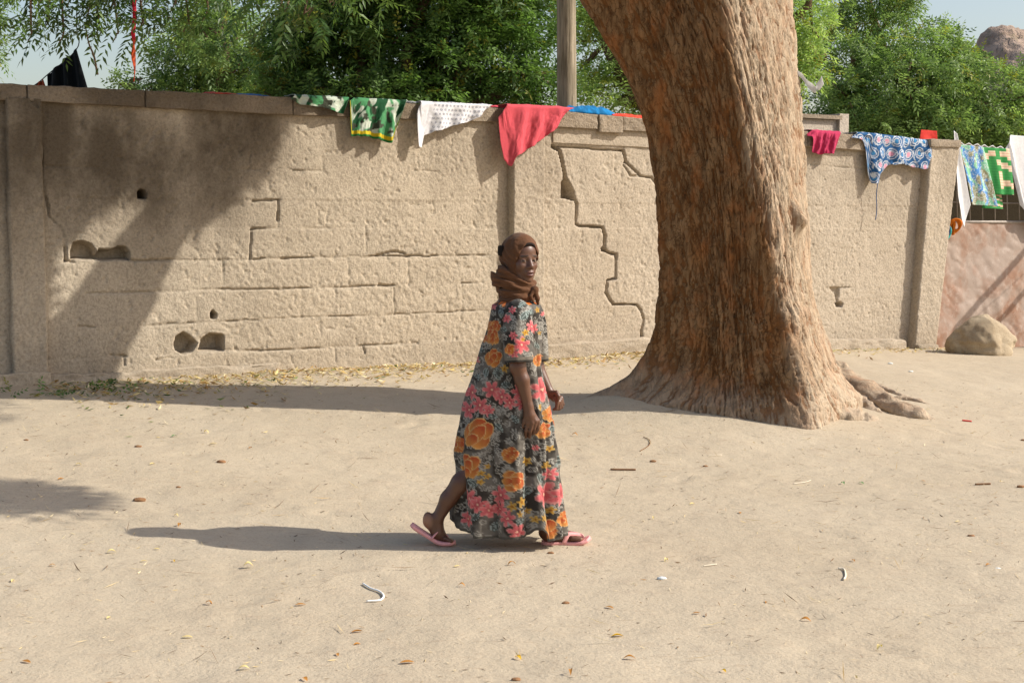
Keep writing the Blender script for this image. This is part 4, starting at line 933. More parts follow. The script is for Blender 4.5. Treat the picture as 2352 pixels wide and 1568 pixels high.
def heap(u0, u1, h, c, name, label, seed, w=.12, o0=-.16):
    a, b = wall_s(u0, 240), wall_s(u1, 240); nr, nc = 22, 70; fx = np.linspace(0, 1, nc); t = np.linspace(0, 1, nr)[:, None]
    S = a + (b - a) * fx[None] + 0 * t; prof = np.sin(np.clip(t, 0, 1) * np.pi) ** .6 * (np.sin(fx * np.pi) ** .3)[None]
    O = o0 + (t - .5) * w * (1 + .4 * (fbm(fx * 6 + seed, 1.0, 0, 2)[None] - .5)) ; Z = CAP_TOP(S) + .008 + h * prof * (.55 + .9 * fbm(S * 14, O * 14, seed, 3)) 
    V = wxyz(S, O, Z); f = fbm(S * 30, O * 30, seed + 3, 3); col = lerp3(sstep(.35, .65, f), np.asarray(c) * .75, np.minimum(np.asarray(c) * 1.25, 1))
    return cloth_obj(name, V, nr, nc, col, label, 'cloth', 'washing laid over the wall', thick=.002)
heap(1306, 1420, .085, C(26, 120, 178), 'blue_towel', 'bunched blue cloth lying on top of the broken coping', 1.0, w=.16, o0=-.08)
heap(1405, 1520, .035, C(232, 72, 50), 'orange_red_cloth', 'flat orange red cloth lying on the coping against the trunk', 2.0, w=.16, o0=-.06)
heap(478, 560, .022, C(190, 60, 34), 'rust_red_cloth', 'thin rust red cloth lying on the shaded coping', 3.0, w=.2)
heap(552, 625, .022, C(28, 98, 158), 'blue_cloth', 'small dark blue cloth lying on the shaded coping', 4.0, w=.2)
heap(1110, 1165, .02, C(226, 84, 98), 'pink_cloth_strip', 'narrow pink strip of cloth on the coping beside the coral shirt', 5.0, w=.1, o0=-.03)
heap(924, 960, .018, C(228, 228, 224), 'white_rag', 'small white rag on the coping between two hanging garments', 6.0, w=.12, o0=-.04)
# blue string hanging from the circle cloth
V, Q, T_ = tube_geo(spline([wall_pt(2016, 418, .12), wall_pt(2013, 450, .10), wall_pt(2014, 480, .10), wall_pt(2011, 505, .10)], 16), .005, 6); o = mesh('cloth_string', V, [Q, T_], m_simple('blue_string', C(50, 84, 130), .9)); tag(o, 'thin blue string dangling from the circle printed cloth', 'string')

def hung(pts_top, pts_bot, off_t, off_b, paint, name, label, cat='cloth', folds=4, amp=.03, nr=70, nc=50, seed=0., grp='washing hung over the gate bars'):
    """cloth hanging between two pixel polylines on the gate plane"""
    fx = np.linspace(0, 1, nc); a = np.array(pts_top, float); b = np.array(pts_bot, float); ta, tb = np.linspace(0, 1, len(a)), np.linspace(0, 1, len(b))
    V = np.zeros((nr, nc, 3))
    for j, f in enumerate(fx):
        A = wall_pt(np.interp(f, ta, a[:, 0]), np.interp(f, ta, a[:, 1]), off_t); B = wall_pt(np.interp(f, tb, b[:, 0]), np.interp(f, tb, b[:, 1]), off_b)
        t = np.linspace(0, 1, nr); p = A + (B - A) * t[:, None]; w = np.sin(f * 2 * np.pi * folds + seed + .6 * np.sin(t * 4 + seed)) * amp * (.4 + .6 * t) + (fbm(f * folds * 2 + seed, t * 2, 1.0, 3) - .5) * amp
        V[:, j] = p + w[:, None] * np.append(WN, 0)
    U, T = np.meshgrid(fx, np.linspace(0, 1, nr)); return cloth_obj(name, V[::-1], nr, nc, paint(U, T, V)[::-1], label, cat, grp)
WH = C(232, 230, 228)
hung([(2190, 305), (2193, 300), (2198, 308)], [(2200, 452), (2208, 505), (2217, 522), (2222, 500), (2229, 470)], .02, .07, flatc(WH), 'white_gown', 'long white garment hanging in a point beside the leaning pilaster', folds=1, amp=.014, seed=1.)
def p_bluemott(U, T, V):
    k = fbm(U * 7 + T * 1.2, T * 7, 3.0, 3); sp = vn(U * 46, T * 70, 1.0); c = lerp3(sstep(.45, .52, k), C(150, 146, 112), C(84, 140, 200)); c = lerp3(sstep(.60, .64, fbm(U * 6, T * 6, 9.0, 2)), c, C(136, 196, 160)); return lerp3(sstep(.62, .70, sp) * .7, c, C(226, 232, 226)) 
def p_greenmott(U, T, V):
    c = np.broadcast_to(C(62, 146, 76), (*U.shape, 3)); bx = _h(np.floor(U * 4.6).astype(int) + 3, np.floor(T * 8 + np.floor(U * 4.6) * .5).astype(int), 0 * U.astype(int)) > .58; st = (np.floor(T * 34) % 2 > 0)
    c = lerp3(bx * 1.0, c, C(226, 206, 176)); c = lerp3((bx & st) * .5, c, C(206, 140, 110)); return lerp3((~bx & st) * .3, c, C(30, 110, 50))
hung([(2204, 332), (2258, 338)], [(2232, 470), (2290, 474)], -.02, .03, p_bluemott, 'blue_mottled_wrapper', 'blue and pale green mottled wrapper hung over the gate bars', folds=2, amp=.02, seed=2.)
hung([(2255, 338), (2318, 342)], [(2276, 446), (2330, 448)], -.04, .02, p_greenmott, 'green_patch_wrapper', 'bright green wrapper with cream patches hung over the gate bars', folds=2, amp=.02, seed=3.)
hung([(2256, 440), (2300, 446)], [(2258, 478), (2306, 480)], -.06, -.03, p_greenmott, 'green_patch_cloth', 'lower green cloth end showing beneath the green wrapper', folds=1, amp=.01, seed=4.)
hung([(2312, 340), (2322, 310), (2400, 318)], [(2345, 470), (2372, 525), (2420, 530)], -.05, .03, flatc(WH), 'white_sheet', 'wide white sheet hung over the gate bars beyond the wrappers', folds=2, amp=.03, seed=5.)
hung([(2116, 298), (2152, 301)], [(2110, 327), (2154, 333)], -.28, -.25, flatc(C(206, 58, 48)), 'red_cloth', 'small bright red cloth propped behind the blue circle cloth', folds=1, amp=.02, seed=6., grp='washing hung over the gate bars')
# knotted rags at the gate corner
def knot(u, v, c, c2, name, label, seed, n=3):
    mb = MB(); p = wall_pt(u, v, .03); rg = np.random.default_rng(seed)
    for k in range(n):
        t = np.linspace(0, 2 * np.pi, 26); r = rg.uniform(.05, .08); a = rg.uniform(0, 3); loop = p + np.stack([r * np.cos(t) * math.cos(a), .02 * np.sin(t + a), r * 1.1 * np.sin(t)], -1) + rg.normal(0, .02, 3); mb.add(*tube_geo(loop, .018 * (1 + .3 * np.sin(t * 3)), 8, cap=False), col=c if k % 2 else c2)
    return tag(mb.build(name, M_CLOTH, usecol=True), label, 'rag')
knot(2192, 520, C(232, 140, 40), C(214, 116, 30), 'orange_rag', 'knotted orange rag tied to the top corner of the gate', 1)
knot(2170, 530, C(70, 160, 150), C(40, 70, 110), 'teal_rag', 'teal and navy rag tied beside the orange knotted rag', 2)
# torn white tape fluttering from the trunk
fx = np.linspace(0, 1, 40); pth = np.array([at(u, v, 11.18) for u, v in ((1822, 160), (1842, 176), (1856, 194), (1870, 204), (1874, 203), (1882, 196), (1890, 184))]); p = spline(pth, 40)
wd = .035 * np.interp(fx, [0, .2, .45, .7, .75, 1], [.3, 1, 1.1, .35, .8, .9]); V = np.stack([p + np.stack([-.3 * wd, 0 * wd, wd], -1), p + np.stack([0 * wd, .012 + 0 * wd, 0 * wd], -1), p - np.stack([-.3 * wd, 0 * wd, wd], -1)], 0)
cloth_obj('paper_strip', V, 3, 40, np.broadcast_to(C(226, 222, 214), (3, 40, 3)), 'torn white paper strip sticking out from the trunk', 'paper strip', thick=.002)
# red ribbon hanging from a branch
p = spline([at(309, -60, 9.7), at(308, 0, 9.7), at(309, 40, 9.7), at(306, 75, 9.7), at(308, 95, 9.7), at(307, 130, 9.7), at(310, 160, 9.7), at(308, 188, 9.7)], 60)
wd = np.interp(np.linspace(0, 1, 60), [0, .3, .52, .62, .66, .74, .85, .93, 1], [.011, .014, .015, .006, .02, .026, .014, .008, .014]); tws = np.linspace(0, 5, 60)
dirs = np.stack([np.cos(tws * .35), np.sin(tws * .35), 0 * tws], -1); V = np.stack([p - dirs * wd[:, None], p + np.array([0, .006, 0]) * np.sin(tws * 3)[:, None], p + dirs * wd[:, None]], 0)
colr = np.broadcast_to(lerp3(sstep(.5, .62, np.linspace(0, 1, 60)), C(196, 40, 58), C(186, 74, 36)), (3, 60, 3)); cloth_obj('red_ribbon', V, 3, 60, colr, 'long frayed red ribbon hanging from a leafy branch', 'ribbon', thick=.003)
# black sheet strung up behind the wall
Yb = 13.4
def quad_cloth(pts, Y, c, name, label, amp=.03, folds=3):
    nr, nc = 30, 30; P = [at(u, v, Y) for u, v in pts]; a, b = np.meshgrid(np.linspace(0, 1, nc), np.linspace(0, 1, nr)); A = (1 - a)[..., None] * P[0] + a[..., None] * P[1]; B = (1 - a)[..., None] * P[3] + a[..., None] * P[2]; V = A * (1 - b[..., None]) + B * b[..., None]
    V[..., 1] += amp * np.sin(a * folds * 6 + b * 2); return cloth_obj(name, V[::-1], nr, nc, np.broadcast_to(c, (nr, nc, 3)), label, 'sheet')
quad_cloth([(109, 172), (177, 112), (210, 240), (106, 240)], Yb, C(22, 26, 28), 'black_sheet', 'black sheet strung in a peak behind the shaded wall')
quad_cloth([(84, 192), (100, 182), (112, 226), (70, 226)], Yb, C(172, 82, 48), 'rust_orange_cloth', 'small rust orange cloth tied beside the black sheet', .02, 2)
V, Q, T_ = tube_geo(spline([at(40, 220, Yb), at(84, 193, Yb), at(109, 172, Yb), at(177, 112, Yb), at(176, 60, Yb), at(178, -40, Yb)], 30), .005, 6); o = mesh('washing_line', V, [Q, T_], m_simple('dark_rope', C(60, 56, 50))); tag(o, 'thin dark cord holding up the black sheet', 'cord')
# ------------------------------------------------------------------ litter on the ground
lr = np.random.default_rng(9)
M_DRY = m_leaf('dry_leaf', .2, .7)
def scatter_pts(n, x0, x1, y0, y1):
    x = lr.uniform(x0, x1, n); y = lr.uniform(y0, y1, n); return x, y
def leaf_mesh(n, x, y, lmin, lmax, cols, lift=.004, width=.3, curl=.25):
    a = lr.uniform(0, 2 * np.pi, n); l = lr.uniform(lmin, lmax, n); w = l * width * lr.uniform(.6, 1.2, n); z = G(x, y, True) + lift
    d = np.stack([np.cos(a), np.sin(a), lr.normal(0, .22, n)], -1); s = np.stack([-np.sin(a), np.cos(a), lr.normal(0, .35, n)], -1); P = np.stack([x, y, z + .3 * l * np.abs(d[:, 2]) + .5 * w * np.abs(s[:, 2])], -1)
    tip = P + d * l[:, None] / 2; tip[:, 2] += curl * l * lr.random(n); tail = P - d * l[:, None] / 2; V = np.stack([tail, P + s * w[:, None] / 2, tip, P - s * w[:, None] / 2], 1).reshape(-1, 3)
    return V, np.arange(4 * n).reshape(-1, 4), np.repeat(cols, 4, 0)
def rcol(n, pal):
    pal = np.array(pal); c = pal[lr.integers(0, len(pal), n)]; return c * lr.uniform(.8, 1.15, (n, 1))
PALY = [C(206, 186, 130), C(190, 162, 100), C(168, 132, 76), C(214, 200, 160), C(140, 110, 72), C(196, 174, 120)]
PALG = [C(96, 118, 60), C(120, 130, 70), C(70, 96, 48)]
# drift of leaves along the wall foot
n = 5600; s = lr.uniform(.2, 11.2, n); dens = np.interp(s, [0, 1, 3.4, 5.2, 6.6, 7.6, 9, 11.3], [1, 1, .8, .45, .7, .6, .2, .2]); off = .08 + np.abs(lr.normal(0, .42, n)) * np.interp(s, [0, 2, 5, 8], [2.1, 1.6, 1.0, .8]); k = lr.random(n) < dens; s, off = s[k], off[k]; q = wxyz(s, off, 0)
pal = rcol(len(s), PALY); gsel = lr.random(len(s)) < np.interp(s, [0, .8, 2, 6.6, 7.2, 11], [.55, .25, .05, .05, .14, .03]); pal[gsel] = rcol(gsel.sum(), PALG)
V, Q, Cc = leaf_mesh(len(s), q[:, 0], q[:, 1], .03, .085, pal, .004, .32); tag(mesh('leaf_litter', V, Q, M_DRY, None, False, Cc), 'drift of small dry yellow and green leaves along the wall foot', 'leaf litter', kind='stuff')
# weeds in the shaded corner
wr_n = 24; sw = lr.uniform(-.35, .75, wr_n); ow = lr.uniform(.35, 1.0, wr_n); qw = wxyz(sw, ow, 0); qw[:, 2] = G(qw[:, 0], qw[:, 1], True)
Vw, Qw, Cw = spray_geo(qw, np.stack([lr.normal(0, .6, wr_n), lr.normal(0, .5, wr_n), lr.uniform(.15, .6, wr_n)], -1), .16, .05, leaf_cols(wr_n, lr, C(58, 92, 44), C(96, 128, 62)), lr, 9, .4); Vw[:, 2] = np.maximum(Vw[:, 2], G(Vw[:, 0], Vw[:, 1], True) + .002)
tag(mesh('weed_patch', Vw, Qw, M_LEAF, None, False, Cw), 'low patch of green weeds growing at the shaded wall foot', 'weeds', kind='stuff')
# chaff: straw, bark crumbs and leaf scraps trodden into the dust
n = 7500; x, y = scatter_pts(n, -4.6, 5.8, 4.6, 13.5); y = 4.6 + (y - 4.6) ** 1.0; w = (x - WA[0]) * WN[0] + (y - WA[1]) * WN[1]; k = w > .3; x, y = x[k], y[k]
V1, Q1, C1 = leaf_mesh(len(x), x, y, .006, .042, rcol(len(x), [C(120, 92, 62), C(96, 72, 48), C(214, 190, 140), C(150, 116, 76), C(74, 56, 40), C(226, 208, 168)]), .002, .14, .1)
n = 900; x, y = scatter_pts(n, -4.6, 5.6, 4.7, 12.5); w = (x - WA[0]) * WN[0] + (y - WA[1]) * WN[1]; k = w > .3; x, y = x[k], y[k]
V2, Q2, C2 = leaf_mesh(len(x), x, y, .05, .16, rcol(len(x), [C(128, 100, 70), C(206, 184, 140), C(104, 80, 54), C(176, 148, 104)]), .004, .03, .12)
tag(mesh('straw_chaff', np.concatenate([V1, V2]), np.concatenate([Q1, Q2 + len(V1)]), M_DRY, None, False, np.concatenate([C1, C2])), 'fine straw and leaf chaff trodden into the dusty ground', 'chaff', kind='stuff')
# single fallen leaves that can be picked out
LP = [(985, 955, 0), (1320, 1000, 1), (474, 995, 0), (490, 1020, 0), (256, 1268, 0), (360, 1262, 0), (405, 1187, 0), (412, 1210, 1), (140, 1100, 1), (820, 1482, 1), (775, 1505, 1), (1190, 1512, 2), (935, 1525, 1), (1418, 1462, 2), (1446, 1516, 1), (1662, 1540, 2), (740, 1598, 2), (700, 1560, 1), (820, 1450, 1), (480, 1385, 1), (430, 1465, 0), (330, 1290, 0), (690, 1390, 1), (1400, 1395, 1), (1060, 1345, 1), (570, 1300, 0), (1050, 1300, 0), (1175, 1298, 1), (350, 1068, 0), (180, 1070, 0), (575, 1030, 1), (400, 1290, 2), (1760, 1385, 1), (1600, 1408, 1), (1960, 1290, 1), (2020, 1490, 0), (2200, 1200, 0), (2120, 1105, 1), (1700, 1180, 1), (1500, 1190, 0), (1590, 1160, 0), (2270, 1300, 1), (1850, 1425, 1), (30, 1335, 0), (120, 1300, 1), (60, 1520, 1), (560, 1540, 0), (1310, 1550, 1), (250, 1420, 0), (1530, 1290, 0), (2075, 945, 2), (2060, 950, 1)]
LC3 = [C(226, 204, 140), C(186, 128, 56), C(222, 176, 40)]
def one_leaf(p, l, c, name='fallen_leaf'):
    n = 7; t = np.linspace(0, 1, n); a = lr.uniform(0, 2 * np.pi); w = np.sin(t * np.pi) ** .8 * l * .17 + .0008; cv = lr.uniform(.1, .35) * l * np.sin(t * np.pi) * lr.choice([-.3, 1]); d = np.array([math.cos(a), math.sin(a) * .8, 0]); sd = np.array([-d[1], d[0], 0])
    up = lr.uniform(.25, .9); mid = p + d * ((t - .5) * l)[:, None] + np.stack([0 * t, 0 * t, .004 + np.abs(cv)], -1); L_ = mid + sd * w[:, None] + np.stack([0 * t, 0 * t, w * up], -1); R_ = mid - sd * w[:, None] + np.stack([0 * t, 0 * t, w * up * .6], -1)
    V = np.stack([L_, mid, R_], 0); V[..., 2] = np.maximum(V[..., 2], p[2] + .003); o = mesh(name, V, grid_faces(3, n), M_DRY, None, True, np.broadcast_to(c, (3 * n, 3))); return o
for (u, v, k) in LP:
    p = ground_pt(u, v); p[2] = float(G(p[0], p[1], True)); o = one_leaf(p, lr.uniform(.03, .055), LC3[k] * lr.uniform(.85, 1.1)); tag(o, ['pale straw coloured fallen leaf lying on the bare dirt', 'curled brown fallen leaf lying on the bare dirt', 'bright yellow fallen leaf lying on the bare dirt'][k], 'leaf', ['pale fallen leaves', 'brown fallen leaves', 'yellow fallen leaves'][k])
for (u, v) in [(400, 1003), (1936, 1113), (1978, 1112)]:
    p = ground_pt(u, v); p[2] = float(G(p[0], p[1], True)); tag(one_leaf(p, .06, C(110, 140, 90)), 'small green fallen leaf lying on the bare dirt', 'leaf', 'green fallen leaves')
# stones and clods
def stone(u, v, r, c, name, label, cat, grp, seed):
    p = ground_pt(u, v); p[2] = float(G(p[0], p[1], True)); n1, n2 = 12, 18; th, ph = np.meshgrid(np.linspace(0, np.pi, n1), np.linspace(0, 2 * np.pi, n2, endpoint=False), indexing='ij'); d = np.stack([np.sin(th) * np.cos(ph), np.sin(th) * np.sin(ph), np.cos(th)], -1)
    V = d * r * (.75 + .5 * fbm(d[..., 0] * 1.8 + seed, d[..., 1] * 1.8, d[..., 2] * 1.8, 3))[..., None] * np.array([1.4, .9, .55]) + p + [0, 0, r * .25]; tag(mesh(name, V, grid_faces(n1, n2, True), c), label, cat, grp)
M_ST = m_simple('brown_pebble', C(140, 104, 72), .9, .25, 40, .4); M_ST2 = m_simple('white_bit', C(214, 216, 210), .7, .08, 30, .2)
for i, (u, v, r) in enumerate([(508, 1062, .022), (320, 1150, .026), (317, 1027, .018), (1500, 1062, .016), (2345, 1118, .018), (1185, 1558, .012), (410, 1120, .01), (1620, 1070, .012), (1300, 1385, .012), (1265, 1270, .012), (2230, 1230, .014), (2350, 1010, .014), (60, 1010, .012)]): stone(u, v, r, M_ST, 'pebble', 'small brown pebble lying on the bare dirt', 'pebble', 'brown pebbles', i * 1.7)
for i, (u, v, r) in enumerate([(1520, 1332, .016), (2292, 1308, .011), (2092, 855, .018), (2045, 836, .02)]): stone(u, v, r, M_ST2, 'white_scrap', 'small white scrap of litter lying on the dirt', 'scrap', 'white scraps', 20 + i)
def stick(pts, r, mat, name, label, cat='twig', grp=None, lift=.006):
    P = []
    for (u, v) in pts: g = ground_pt(u, v); P.append([g[0], g[1], float(G(g[0], g[1], True)) + lift])
    p = spline(P, max(8, 6 * len(pts))); V, Q, T_ = tube_geo(p, r, 7); tag(mesh(name, V, [Q, T_], mat), label, cat, grp)
M_TW = m_simple('twig_brown', C(120, 88, 60), .9); M_TWP = m_simple('twig_pale', C(220, 208, 184), .8)
stick([(834, 1342), (852, 1353), (872, 1360), (881, 1370), (872, 1379), (842, 1381)], .0045, m_simple('white_plastic', C(236, 234, 228), .5, .03), 'white_plastic_strip', 'hooked white plastic strip curling on the dirt', 'strip')
for a in ([(1402, 1079), (1460, 1080)], [(2240, 1112), (2275, 1111)]): stick(a, .006, M_TW, 'brown_twig', 'short straight brown twig lying on the dirt', 'twig', 'brown twigs')
for a in ([(1822, 1112), (1850, 1108), (1862, 1104)], [(1615, 1300), (1646, 1296)], [(1625, 1047), (1658, 1045)]): stick(a, .0024, M_TWP, 'pale_twig', 'thin pale bleached stalk lying on the dirt', 'twig', 'pale twigs')
stick([(1478, 1005), (1492, 1012), (1490, 1024), (1470, 1036)], .003, M_TW, 'curled_stem', 'thin dark curled stem lying before the tree', 'twig')
stick([(2210, 966), (2232, 968)], .007, m_simple('red_plastic', C(206, 70, 60), .5), 'red_straw', 'short red plastic straw near the root tips', 'straw')
stick([(1925, 1310), (1938, 1312), (1942, 1325), (1938, 1333)], .0045, M_TWP, 'bleached_fork', 'bleached forked stub with a dark tip in the dirt', 'twig')
# ------------------------------------------------------------------ signed-distance modelling for the figure
class Field:
    def __init__(s, lo, hi, h):
        s.lo = np.array(lo, float); s.h = h; s.n = np.ceil((np.array(hi) - s.lo) / h).astype(int) + 1
        s.a = np.full(s.n, .06, np.float32)
    def sub(s, lo, hi):
        i0 = np.clip(np.floor((np.asarray(lo) - s.lo) / s.h).astype(int), 0, s.n - 1); i1 = np.clip(np.ceil((np.asarray(hi) - s.lo) / s.h).astype(int) + 1, 1, s.n)
        sl = tuple(slice(a, b) for a, b in zip(i0, i1)); ax = [s.lo[k] + s.h * np.arange(i0[k], i1[k]) for k in range(3)]
        return sl, np.stack(np.meshgrid(*ax, indexing='ij'), -1)
    def put(s, lo, hi, fn, k=.01, op='add', pad=.05):
        sl, P = s.sub(np.asarray(lo) - pad, np.asarray(hi) + pad); d = fn(P).astype(np.float32); a = s.a[sl]
        if op == 'add': h = np.clip(.5 + .5 * (a - d) / k, 0, 1); s.a[sl] = a * (1 - h) + d * h - k * h * (1 - h)
        else: h = np.clip(.5 - .5 * (a + d) / k, 0, 1); s.a[sl] = a * (1 - h) + (-d) * h + k * h * (1 - h)
    def cone(s, a, b, r1, r2, k=.012, op='add'):
        a, b = np.asarray(a, float), np.asarray(b, float); R = max(r1, r2); ab = b - a
        def fn(P): t = np.clip(((P - a) @ ab) / (ab @ ab + 1e-12), 0, 1); return np.linalg.norm(P - a - t[..., None] * ab, axis=-1) - (r1 + (r2 - r1) * t)
        s.put(np.minimum(a, b) - R, np.maximum(a, b) + R, fn, k, op)
    def chain(s, pts, rs, k=.012):
        for i in range(len(pts) - 1): s.cone(pts[i], pts[i + 1], rs[i], rs[i + 1], k)
    def ell(s, c, r, B=None, k=.012, op='add'):
        c = np.asarray(c, float); r = np.asarray(r, float); B = np.eye(3) if B is None else B; R = r.max()
        def fn(P): q = (P - c) @ B.T; k0 = np.linalg.norm(q / r, axis=-1); k1 = np.linalg.norm(q / r ** 2, axis=-1) + 1e-9; return k0 * (k0 - 1) / k1
        s.put(c - R, c + R, fn, k, op)
    def mesh(s):
        A = s.a; ins = A < 0
        c = [ins[i:A.shape[0] - 1 + i, j:A.shape[1] - 1 + j, k:A.shape[2] - 1 + k] for i in (0, 1) for j in (0, 1) for k in (0, 1)]
        cnt = sum(x.astype(np.int8) for x in c); act = (cnt > 0) & (cnt < 8); idx = np.argwhere(act)
        ids = np.full(act.shape, -1, np.int64); ids[act] = np.arange(len(idx))
        off = np.array([(i, j, k) for i in (0, 1) for j in (0, 1) for k in (0, 1)])
        val = np.stack([A[tuple((idx + o).T)] for o in off], 1).astype(float)
        acc = np.zeros((len(idx), 3)); n = np.zeros(len(idx))
        for a in range(8):
            for b in range(a + 1, 8):
                if np.abs(off[a] - off[b]).sum() != 1: continue
                m = (val[:, a] < 0) != (val[:, b] < 0); t = val[:, a] / (val[:, a] - val[:, b] + 1e-12)
                p = off[a] + t[:, None] * (off[b] - off[a]); acc[m] += p[m]; n[m] += 1
        V = s.lo + s.h * (idx + acc / n[:, None]); Q = []
        for ax in range(3):
            o1, o2 = [k for k in range(3) if k != ax]
            sl0 = [slice(None)] * 3; sl1 = [slice(None)] * 3; sl0[ax] = slice(0, -1); sl1[ax] = slice(1, None)
            e0, e1 = ins[tuple(sl0)], ins[tuple(sl1)]; ch = np.argwhere(e0 != e1)
            ch = ch[(ch[:, o1] > 0) & (ch[:, o2] > 0) & (ch[:, o1] < act.shape[o1]) & (ch[:, o2] < act.shape[o2])]
            flip = e0[tuple(ch.T)]; qs = []
            for d1, d2 in ((0, 0), (1, 0), (1, 1), (0, 1)):
                q = ch.copy(); q[:, o1] -= d1; q[:, o2] -= d2; qs.append(ids[tuple(q.T)])
            q = np.stack(qs, -1); fl = flip if ax != 1 else ~flip
            q[~fl] = q[~fl][:, ::-1]; Q.append(q)
        Q = np.concatenate(Q); return V, Q[(Q >= 0).all(1)][:, ::-1]

PY = 7.13
W = lambda u, v, dy=0.0: at(u, v, PY + dy)
person = empty('person', (W(1150, 1250)[0], PY, 0)); bpy.context.view_layer.update()
tag(person, 'person walking in a floral dress, brown headscarf and pink flip-flops', 'person')
# head frame
HA = math.radians(56); hf = np.array([math.cos(HA), -math.sin(HA), 0]); hr = np.array([hf[1], -hf[0], 0])
HT = math.radians(-3); hu_ = np.array([0, 0, 1.0]); hf2 = hf * math.cos(HT) + hu_ * math.sin(HT); hu2 = hu_ * math.cos(HT) - hf * math.sin(HT)
HB = np.stack([hf2, hr, hu2]); HC = W(1194, 594)
hl = lambda f, s, z: HC + f * hf2 + s * hr + z * hu2
fld = Field((-.62, PY - .36, -.01), (.52, PY + .34, 1.62), .0045)
fld.ell(hl(-.004, 0, .022), (.094, .073, .093), HB, .01)
fld.ell(hl(.028, 0, -.045), (.064, .057, .076), HB, .025)
fld.ell(hl(.036, 0, .040), (.052, .054, .046), HB, .02)                       # forehead
fld.cone(hl(.05, -.012, -.098), hl(.05, .012, -.098), .026, .026, .022); fld.ell(hl(.074, 0, -.098), (.017, .02, .015), HB, .018)
for sg in (-1, 1):
    fld.ell(hl(.058, sg * .039, -.030), (.027, .022, .026), HB, .018); fld.cone(hl(.02, sg * .052, -.04), hl(.045, sg * .03, -.09), .016, .016, .02)
    fld.cone(hl(.083, sg * .012, .016), hl(.072, sg * .046, .016), .0095, .008, .010)
    fld.ell(hl(.094, sg * .031, -.005), (.017, .0185, .0115), HB, .010, 'sub')
    fld.ell(hl(.0755, sg * .031, -.006), (.0122, .0135, .0118), HB, .003)
    fld.cone(hl(.086, sg * .020, .0035), hl(.080, sg * .044, .0015), .0035, .0028, .004)   # upper lid
    fld.cone(hl(.085, sg * .020, -.0135), hl(.079, sg * .043, -.0125), .0028, .0024, .004)
    fld.ell(hl(.092, sg * .0155, -.038), (.011, .0095, .0080), HB, .006)
fld.cone(hl(.084, 0, .006), hl(.101, 0, -.029), .0095, .0125, .010); fld.ell(hl(.103, 0, -.033), (.011, .0145, .0100), HB, .008)
for sg in (-1, 1): fld.ell(hl(.103, sg * .0075, -.0445), (.005, .0035, .004), HB, .003, 'sub')
fld.ell(hl(.082, 0, -.064), (.018, .030, .022), HB, .012)
fld.ell(hl(.0955, 0, -.0600), (.0115, .0235, .0075), HB, .004); fld.ell(hl(.0940, 0, -.0755), (.0120, .0210, .0085), HB, .004)
fld.ell(hl(.103, .0, -.0672), (.009, .015, .0016), HB, .002, 'sub')
# neck, trunk
fld.cone(hl(-.02, 0, -.06), W(1180, 700), .052, .056, .02); fld.chain([W(1182, 722), W(1178, 800), W(1172, 900), W(1170, 960)], [.11, .115, .11, .12], .04)
fld.cone(W(1186, 716, -.115), W(1196, 716, .12), .06, .06, .03)
# near arm
sh, el, wr = W(1190, 722, -.135), W(1189, 842, -.19), W(1213, 932, -.175)
fld.chain([sh, el], [.050, .040], .02); fld.chain([el, W(1199, 872, -.188), wr], [.037, .036, .0235], .012)
fld.chain([wr, W(1216, 952, -.172)], [.025, .030], .012); 
kn = [W(1204, 968, -.172), W(1213, 971, -.182), W(1222, 971, -.184), W(1230, 967, -.178)]
for p in kn: fld.cone(W(1215, 946, -.174), p, .020, .0125, .008)
fl_ = [(1198, 985, -.166, 1199, 999, -.140), (1208, 989, -.178, 1207, 1003, -.150), (1218, 990, -.180, 1216, 1003, -.152), (1227, 984, -.172, 1224, 997, -.145)]
for p, q in zip(kn, fl_): m = W(q[0], q[1], q[2]); e = W(q[3], q[4], q[5]); fld.chain([p, m, e, e + [-.004, .022, .012]], [.0105, .0092, .0085, .0078], .0025)
fld.chain([W(1224, 950, -.172), W(1235, 966, -.165), W(1235, 984, -.155), W(1231, 995, -.148)], [.013, .0115, .0098, .0085], .004)
# far arm
sh2, el2, wr2 = W(1214, 724, .135), W(1232, 842, .16), W(1263, 903, .13)
fld.chain([sh2, el2, wr2], [.048, .038, .024], .014); hc2 = W(1275, 912, .12); fld.chain([wr2, hc2], [.024, .026], .012)
for i, (u, v, dy, u2, v2) in enumerate([(1289, 913, .145, 1293, 928), (1288, 918, .125, 1290, 935), (1285, 922, .105, 1285, 938), (1280, 925, .09, 1278, 938)]):
    fld.chain([hc2 + [0, (dy - .12) * .8, 0], W(u, v, dy), W(u2, v2, dy), W(u2 - 6, v2 + 2, dy)], [.013, .0105, .0092, .008], .003)
fld.chain([W(1268, 902, .10), W(1278, 901, .085), W(1283, 910, .08), W(1282, 918, .08)], [.012, .0115, .010, .0085], .004)
